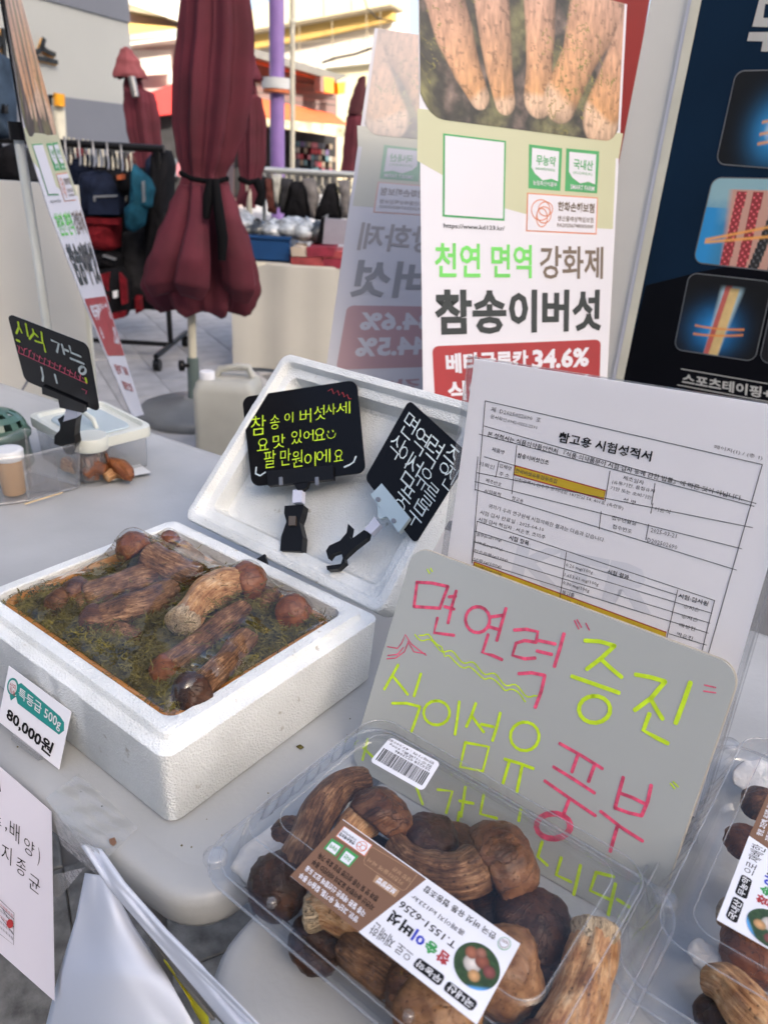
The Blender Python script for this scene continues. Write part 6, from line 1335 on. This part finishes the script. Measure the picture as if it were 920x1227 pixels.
# ================================================================== goods table and rack in the middle distance
y = 5.0; k4 = zm(280, 180, 5.75)
ft = on_y(306, 315, y); t = thing('goods_table', 'table covered by a plain beige cloth, goods piled on it', 'table', V((ft.x + .6, y + .4, 0)))
M_cloth = mat('beige_tablecloth', (.47, .46, .42), .8, var=.05, scale=2, bump=.2, bscale=12)
zt2 = ft.z; x0 = on_y(277, 330, y).x; g = G(); P = []
for i in range(41):
    a = i / 40; P.append(V((x0 + a * 2.2, y + .015 * sin(a * 23) - .01 * sin(a * 51), 0)))
g.quadgrid([[V((p.x, p.y - .03 * (1 - q), .03 + (zt2 - .03) * q)) for p in P] for q in (0, .3, .6, .9, .98, 1)] + [[V((p.x, y + .02, zt2 + .004)) for p in P], [V((p.x, y + .9, zt2 + .004)) for p in P]])
g.quadgrid([[V((x0, y + .9 * s_, .03 + (zt2 - .026) * q)) for s_ in (0, .25, .5, .75, 1)] for q in (0, .5, 1)]); g.build('tablecloth', M_cloth, t, True)
g = G(); g.abox(x0 + .01, y + .02, zt2 - .03, x0 + 2.18, y + .88, zt2); g.build('table_top', M_cream, t)
g = G()
for dx, dy in ((.05, .08), (2.1, .08), (.05, .82), (2.1, .82)): g = G(); g.tube([V((x0 + dx, y + dy, 0)), V((x0 + dx, y + dy, zt2 - .03))], .015, 8); g.build('leg', M_leg, t, True)
M_crate = mat('blue_crate', (.010, .055, .17), .4)
a, b = on_y(297, 309, y + .05), on_y(347, 315, y + .05); zc_ = on_y(300, 285, y + .05).z
t = thing('blue_crate', 'blue plastic crate on the beige covered table heaped with clear bags', 'crate', V(((a.x + b.x) / 2, y + .25, zt2)))
g = G(); zz = zt2 + .006; X0, X1, Y0, Y1 = a.x - .12, b.x, y + .05, y + .5
g.abox(X0, Y0, zz, X1, Y1, zz + .01); g.abox(X0, Y0, zz, X1, Y0 + .012, zc_); g.abox(X0, Y1 - .012, zz, X1, Y1, zc_); g.abox(X0, Y0 + .013, zz, X0 + .012, Y1 - .013, zc_); g.abox(X1 - .012, Y0 + .013, zz, X1, Y1 - .013, zc_); g.build('crate_body', M_crate, t)
g = G(); g.abox(X0 - .01, Y0 - .012, zc_ + .001, X1 + .01, Y0 + .014, zc_ + .02); bevel(g.build('crate_rim', M_crate, t), .004)
M_bag = mat('plastic_bag', (.42, .46, .50), .18, var=.35, scale=18, bump=1, bscale=28, spec=.8); M_bagd = mat('dark_bag', (.07, .08, .09), .25, var=.4, scale=20, bump=1, bscale=30)
def lump(p, sx, sy, sz, m, name, label, cat, grp, seed):
    g = G(); rings = []
    for i in range(9):
        ph = pi * (i + .02) / 8.04; rings.append([p + V((sx * sin(ph) * cos(2 * pi * j / 16), sy * sin(ph) * sin(2 * pi * j / 16), sz * (1 - cos(ph)) * .5)) * (1 + .35 * noise.noise(V((cos(2 * pi * j / 16) * 2, sin(2 * pi * j / 16) * 2, i * .6 + seed)))) for j in range(16)])
    g.loft(rings); return tag(g.build(name, m, None, True), label, cat, grp)
for i, (u_, v_, s_, m, lb) in enumerate(((297, 276, .09, M_bagd, 'dark clear-wrapped bundle at the left of the blue crate'), (312, 277, .10, M_bagd, 'second dark bundle in the blue crate'), (330, 276, .11, M_bag, 'bundle in a clear bag in the middle of the blue crate'), (348, 274, .12, M_bag, 'shiny clear bag heaped highest above the blue crate'), (366, 277, .11, M_bag, 'clear bag at the right of the heap behind the red folded cloths'), (380, 279, .07, M_bagd, 'dark bag beside the standing grey folder'), (292, 268, .08, M_bag, 'clear bag leaning against the parasol side of the crate'))):
    p = on_y(u_, v_ + 9, y + .25); lump(V((p.x, y + .25, p.z - .02)), s_, .14, .13, m, 'goods_bag', lb, 'bag', 'bags of goods on the beige table', i * 3.1)
p = on_y(321, 268, y + .3); g = G(); g.box(p + V((-.12, 0, -.05)), (.24, .02, -.005), (0, .16, 0), (.01, 0, .055)); bevel(tag(g.build('blue_parcel', M_crate, None), 'small blue wrapped parcel lying on the bags in the crate', 'parcel'), .02)
g = G(); g.prism([on_y(u_, v_, y + .12) for u_, v_ in k4((600, 470), (628, 455), (612, 645), (575, 640))], (0, .25, 0)); tag(g.build('black_folder', M_clip, None), 'black folder standing on edge beside the grey sheets', 'folder')
g = G(); g.prism([on_y(u_, v_, y + .10) for u_, v_ in k4((632, 468), (785, 480), (770, 650), (612, 645))], (0, .02, 0)); tag(g.build('grey_sheet', mat('lavender_sheet', (.30, .29, .35), .5), None), 'lavender grey packet standing on the goods table by the faded banner', 'packet')
M_tow = mat('crimson_towel', (.26, .02, .045), .8, var=.2, scale=20, bump=.5); M_tow2 = mat('coral_towel', (.34, .055, .06), .8, var=.2, scale=20, bump=.5); M_tow3 = mat('cream_towel', (.5, .42, .34), .8)
for i, (pts, m, lb) in enumerate(((((392, 665), (470, 668), (505, 735), (400, 730)), M_tow3, 'cream folded cloth end beside the red ones'), (((500, 668), (700, 668), (690, 730), (505, 735)), M_tow, 'crimson folded cloth on top of the pile'), (((392, 735), (600, 740), (620, 800), (395, 785)), M_tow2, 'coral folded cloth under the cream one'), (((610, 690), (760, 700), (750, 745), (615, 745)), M_tow2, 'coral folded cloth at the right end of the pile'), (((610, 748), (750, 750), (740, 815), (620, 810)), M_tow, 'crimson folded cloth beneath the coral one at right'))):
    g = G(); P = [on_y(u_, v_, y - .01 + .004 * i) for u_, v_ in k4(*pts)]; g.prism(P, (0, .25, 0)); bevel(tag(g.build('folded_cloth', m, None), lb, 'cloth', 'folded cloths on the goods table'), .02, 3)
t = thing('clothes_rack', 'pale steel clothes rack behind the goods table', 'rack', V((on_y(370, 330, 6.6).x, 6.6, 0))); ra, rb_ = on_y(316, 203.5, 6.6), on_y(470, 212, 6.6)
M_steel = mat('pale_steel', (.45, .47, .46), .35, .5)
g = G(); g.tube([ra, rb_], .024, 10); g.build('top_bar', M_steel, t, True)
for p in (ra, rb_): g = G(); g.tube([p, V((p.x, 6.6, 0))], .016, 8); g.build('upright', M_steel, t, True)
G2 = 'clothes hanging on the pale steel rack'
for pts, m, lb in ((((392, 215), (425, 205), (500, 212), (520, 300), (530, 470), (440, 480), (345, 465), (380, 330)), c_blk, 'black garment left of the middle of the pale steel rack'), (((640, 225), (700, 222), (730, 330), (745, 470), (640, 490), (555, 480), (600, 330)), c_blk, 'black garment at the right of the pale steel rack'), (((470, 190), (560, 190), (590, 330), (560, 480), (530, 470), (510, 300)), c_gry, 'grey patterned garment between the two black ones'),
                   (((330, 190), (410, 190), (380, 330), (345, 440), (320, 430)), c_dk, 'charcoal garment at the left of the pale steel rack'), (((720, 200), (800, 200), (800, 470), (750, 470), (735, 330)), c_gry, 'grey garment next to the faded banner'), (((220, 190), (260, 190), (300, 300), (290, 440), (240, 430), (225, 300)), c_brn, 'brown garment at the left end of the pale steel rack'), (((160, 180), (215, 180), (235, 250), (220, 330), (170, 310)), c_blk, 'black bundle tied to the parasol behind'),
                   (((270, 170), (330, 170), (340, 230), (310, 400), (285, 390)), cloth('white_cloth', (.42, .42, .38)), 'white garment at the left of the pale steel rack')):
    garment(6.55, k4(*pts), m, 'hanging_garment', lb, 'clothes', G2, .09)
for i in range(12):
    p = on_y(326 + i * 8.6, 209 + i * .45, 6.6); t2 = thing('clothes_hanger', 'pale hanger hooked on the steel rack', 'hanger', p - V((0, 0, .12)), 'hangers on the pale steel rack')
    g = G(); g.tube([p + V((0, 0, .03)), p + V((0, 0, -.06)), p + V((.05, -.04, -.12))], .010, 5); g.tube([p + V((0, 0, -.06)), p + V((-.05, .04, -.12))], .010, 5); g.build('hanger_arm', M_wire, t2, True)
# jerry can
y = 3.35; t = thing('water_canister', 'cloudy white plastic water canister on the ground behind the table', 'canister', V((on_y(272, 520, y).x, y + .1, 0)))
M_can = mat('cloudy_plastic', (.62, .61, .54), .35, var=.08, scale=6, trans=.25)
xa, xb = on_y(231, 500, y).x, on_y(306, 500, y).x; zz = on_y(240, 458, y).z
def cr_(i, z): return [V((x, y_, z)) for x, y_ in rrect(xa + i, y + i, xb - i, y + .24 - i, .035, 5)]
g = G(); g.loft([cr_(.01, .0), cr_(.0, .02), cr_(.0, zz - .05), cr_(.012, zz - .015), cr_(.03, zz)]); sharp(g.build('canister_body', M_can, t, True), 50)
g = G(); g.tube([V((xa + .09, y + .12, zz - .01)), V((xa + .11, y + .12, zz + .035)), V((xa + .19, y + .12, zz + .05)), V((xb - .05, y + .12, zz + .05)), V((xb - .03, y + .12, zz))], .017, 10); g.build('handle', M_can, t, True)
g = G(); g.lathe(V((xa + .06, y + .07, zz - .005)), (0, 0, 1), ((.035, 0), (.035, .035), (.03, .04)), 18); g.build('screw_cap', M_white, t, True)

# ================================================================== buildings beyond
M_awn = mat('orange_awning', (.80, .16, .055), .7, var=.06, scale=3); M_brw = mat('brown_wall', (.21, .135, .12), .8, var=.08, scale=2); M_roof = mat('grey_roof', (.13, .13, .12), .7); M_trim = mat('orange_trim', (.5, .13, .05), .7)
ya = 15.0; sh = thing('shop_building', 'brown shop with an orange awning and yellow sign boxes', 'building', V((on_y(360, 230, ya).x, ya, 0)))
fs_ = F(on_y(404, 120, ya), V((-.86, -.50, 0)), V((0, 0, 1)))       # front recedes to the right
sp = lambda pts, m, nm, th, off=0: pp(fs_, pts, m, nm, th, off, sh)
sp([(280, 52), (403.5, 92), (403.5, 230), (280, 240)], M_brw, 'front_wall', .6, -.35)
sp([(270, 48), (404, 88), (418, 90), (404, 97), (270, 58)], M_roof, 'roof_edge', 1.2, .25); sp([(270, 60), (402, 97), (402, 100), (270, 66)], M_trim, 'roof_trim', .1, .0)
for i in range(4): sp([(290, 90 + i * 9), (403, 104 + i * 7), (403, 104.8 + i * 7), (290, 91 + i * 9)], M_roof, 'cladding_joint', .02, -.33)
g = G(); A0, A1, A2, A3 = fs_.px(295, 114, -.2), fs_.px(399, 136, -.2), fs_.px(420, 151, 1.0), fs_.px(295, 140, 1.0)
g.prism([A0, A1, A2, A3], (0, 0, -.04)); g.build('awning_slope', M_awn, sh)
M_val = mat('awning_valance', (.55, .5, .32), .7, var=.35, scale=7); g = G(); vb = [fs_.px(u_, v_, 1.0) for u_, v_ in ((295, 140), (420, 151), (409, 164), (398, 163), (295, 147.5))]; g.prism(vb, fs_.n * .03); g.build('awning_valance', M_val, sh)
M_dark = mat('painted_interior_shade', (.018, .017, .018), .8, var=.3, scale=5); sp([(282, 150), (402, 164), (402, 232), (282, 236)], M_dark, 'opening_shade_sheet', .05, -.3)  # flat dark sheet coloured in for the unlit inside of the shop
rnd = random.Random(9); cols = [mat('goods_%s' % nme, c, .7) for nme, c in (('pink', (.32, .1, .12)), ('teal', (.08, .16, .18)), ('cream', (.35, .32, .27)), ('violet', (.12, .08, .18)), ('red', (.3, .03, .04)), ('slate', (.07, .08, .1)), ('tan', (.22, .17, .12)))]
for i in range(11):
    for j in range(5):
        u_ = 356 + i * 4.3 + rnd.uniform(-.4, .4); v_ = 169 + j * 7.4 + i * .4
        if rnd.random() < .25: continue
        o = sp([(u_, v_), (u_ + 3.6, v_ + .2), (u_ + 3.5, v_ + 6.3), (u_, v_ + 6)], rnd.choice(cols), 'shop_goods', .15, -.1)
sp([(388, 92), (400, 94), (400, 112), (389, 110)], mat('amber_sign', (.75, .30, .03), .5), 'sign_box', .25, .4); sp([(384, 92), (388, 92), (388, 111), (384, 109)], M_brw, 'sign_side', .25, .4)
sp([(405, 99), (414, 98), (413, 112), (406, 113)], mat('yellow_sign', (.85, .52, .02), .5), 'sign_box', .2, .4)
# large cream building
yb = 30.0; cb = thing('cream_building', 'large cream panelled building with a yellow band in the background', 'building', V((on_y(380, 230, yb).x, yb, 0)))
fb = F(on_y(400, 60, yb), V((.93, -.36, 0)), V((0, 0, 1)))
bp_ = lambda pts, m, nm, th, off=0: pp(fb, pts, m, nm, th, off, cb)
M_cr = mat('cream_cladding', (.62, .55, .36), .7, var=.04, scale=.4); M_crw = mat('pale_cladding', (.62, .57, .49), .7, var=.04, scale=.4); M_yel = mat('yellow_cladding', (.58, .38, .11), .7, var=.06, scale=.3); M_jt = mat('panel_joint', (.30, .25, .17), .8)
bp_([(270, 30), (470, -16), (470, 260), (270, 262)], M_crw, 'wall_panels', 1.5, -.5)
bp_([(270, 44), (470, 5), (470, 24), (370, 46), (290, 60), (270, 64)], M_yel, 'yellow_band', .3, -.1)
bp_([(270, 28), (324, 1), (470, -46), (470, 5), (302, 36), (270, 43)], M_cr, 'parapet', 1.0, .35)
bp_([(270, 42), (302, 35), (470, 4), (470, 8), (302, 39), (270, 46)], M_jt, 'parapet_soffit', 1.0, .30)
for a, b in (((397, 16), (398.5, 76)), ((438, 8), (440, 75)), ((358, 24), (358, 66)), ((455, 5), (456, 70))): bp_([a, (a[0] + .7, a[1]), (b[0] + .7, b[1]), b], M_jt, 'panel_joint', .02, .25)
for a, b in (((355, 51), (470, 42)), ((470, 8), (470, 8))):
    if a != (470, 8): bp_([a, b, (b[0], b[1] + .8), (a[0], a[1] + .8)], M_jt, 'panel_joint', .02, .25)
for u_ in (387, 420): bp_([(u_, -8 - (u_ - 387) * .3), (u_ + .6, -8 - (u_ - 387) * .3), (u_ + 1.4, 19 - (u_ - 387) * .18), (u_ + .8, 19 - (u_ - 387) * .18)], M_jt, 'panel_joint', .02, .37)
bp_([(386, 76), (441, 71), (470, 68), (470, 72), (441, 75.5), (390, 81)], mat('white_ledge', (.72, .70, .62), .6), 'ledge', .6, .5)
bp_([(390, 80), (470, 74), (470, 240), (395, 236)], M_cr, 'lower_wall', .5, .2)
g = G(); g.tube([on_y(386, 75.5, 26), on_y(400, 70, 26), on_y(425, 65, 26), on_y(445, 58, 26), on_y(470, 50, 26)], .035, 6); tag(g.build('overhead_cable', M_clip, None, True), 'dark cable sagging across the cream building', 'cable')
g = G(); g.tube([on_y(428, -30, 25), on_y(440, 10, 25), on_y(452, 22, 25), on_y(475, 26, 25)], .02, 6); tag(g.build('overhead_cable', M_clip, None, True), 'thin cable running down the cream building above the faded banner', 'cable')
# building between grey wall and big parasol
yc = 20.0; lb_ = thing('corner_building', 'cream and pink building with a grey fascia between grey wall and big parasol', 'building', V((on_y(190, 230, yc).x, yc, 0)))
fl = F(on_y(190, 60, yc), V((.97, .2, 0)), V((0, 0, 1))); lp = lambda pts, m, nm, th, off=0: pp(fl, pts, m, nm, th, off, lb_)
lp([(140, -50), (300, -40), (300, 250), (140, 250)], mat('pinkish_wall', (.60, .44, .40), .7, var=.05, scale=.5), 'wall', 1, -.2)
lp([(140, -60), (300, -50), (300, 34), (218, 27), (150, 3)], M_crw, 'upper_wall', .5, .3); lp([(150, 4), (218, 22), (300, 34), (300, 38), (150, 12)], M_jt, 'soffit', .5, .28)
lp([(150, 27), (218, 33), (218, 37), (150, 41)], M_yel, 'yellow_strip', .3, .1); lp([(150, 42), (220, 33), (220, 43), (150, 49)], mat('grey_fascia', (.30, .31, .29), .6), 'fascia', 1, .6); lp([(150, 51), (220, 43), (220, 46), (150, 55)], M_crw, 'fascia_lip', .8, .8)
lp([(205, 86), (212, 86), (212, 137), (206, 137)], M_cream, 'column', .3, .5); lp([(150, 60), (205, 60), (205, 88), (150, 92)], M_crw, 'sign_panel', .1, .3)
rd = mat('red_awning', (.62, .03, .025), .6); lp([(176, 112), (206, 101), (212, 101), (212, 136), (176, 140)], rd, 'red_awning', .8, .9)
lp([(160, 138), (300, 134), (300, 235), (160, 235)], M_dark, 'opening_shade_sheet', .1, .3)  # dark sheet again stands for an unlit interior
for i in range(6): lp([(192 + i * 4, 190 + (i % 2) * 8), (196 + i * 4, 190), (196 + i * 4, 212), (192 + i * 4, 210)], rnd.choice(cols), 'shop_goods', .1, .6)

# ================================================================== unseen block behind the photographer, placed and sized to keep this side in shade
t = thing('shade_block', 'unseen pale building block behind the camera, placed to shade the stall', 'building', (4, -40, 0))
M_silverglass = mat('dark_glass', (.05, .06, .07), .1); M_blk2 = mat('pale_render', (.50, .50, .48), .85, var=.04, scale=.3); g = G(); g.abox(-60, -60, 0, 80, -40, 31.5); g.build('facade', M_blk2, t)
for i in range(12):
    for j in range(5): g = G(); x = -58 + i * 11.5; g.abox(x, -40.05, 4 + j * 5.4, x + 5, -39.9, 7 + j * 5.4); g.build('window', M_silverglass, t)
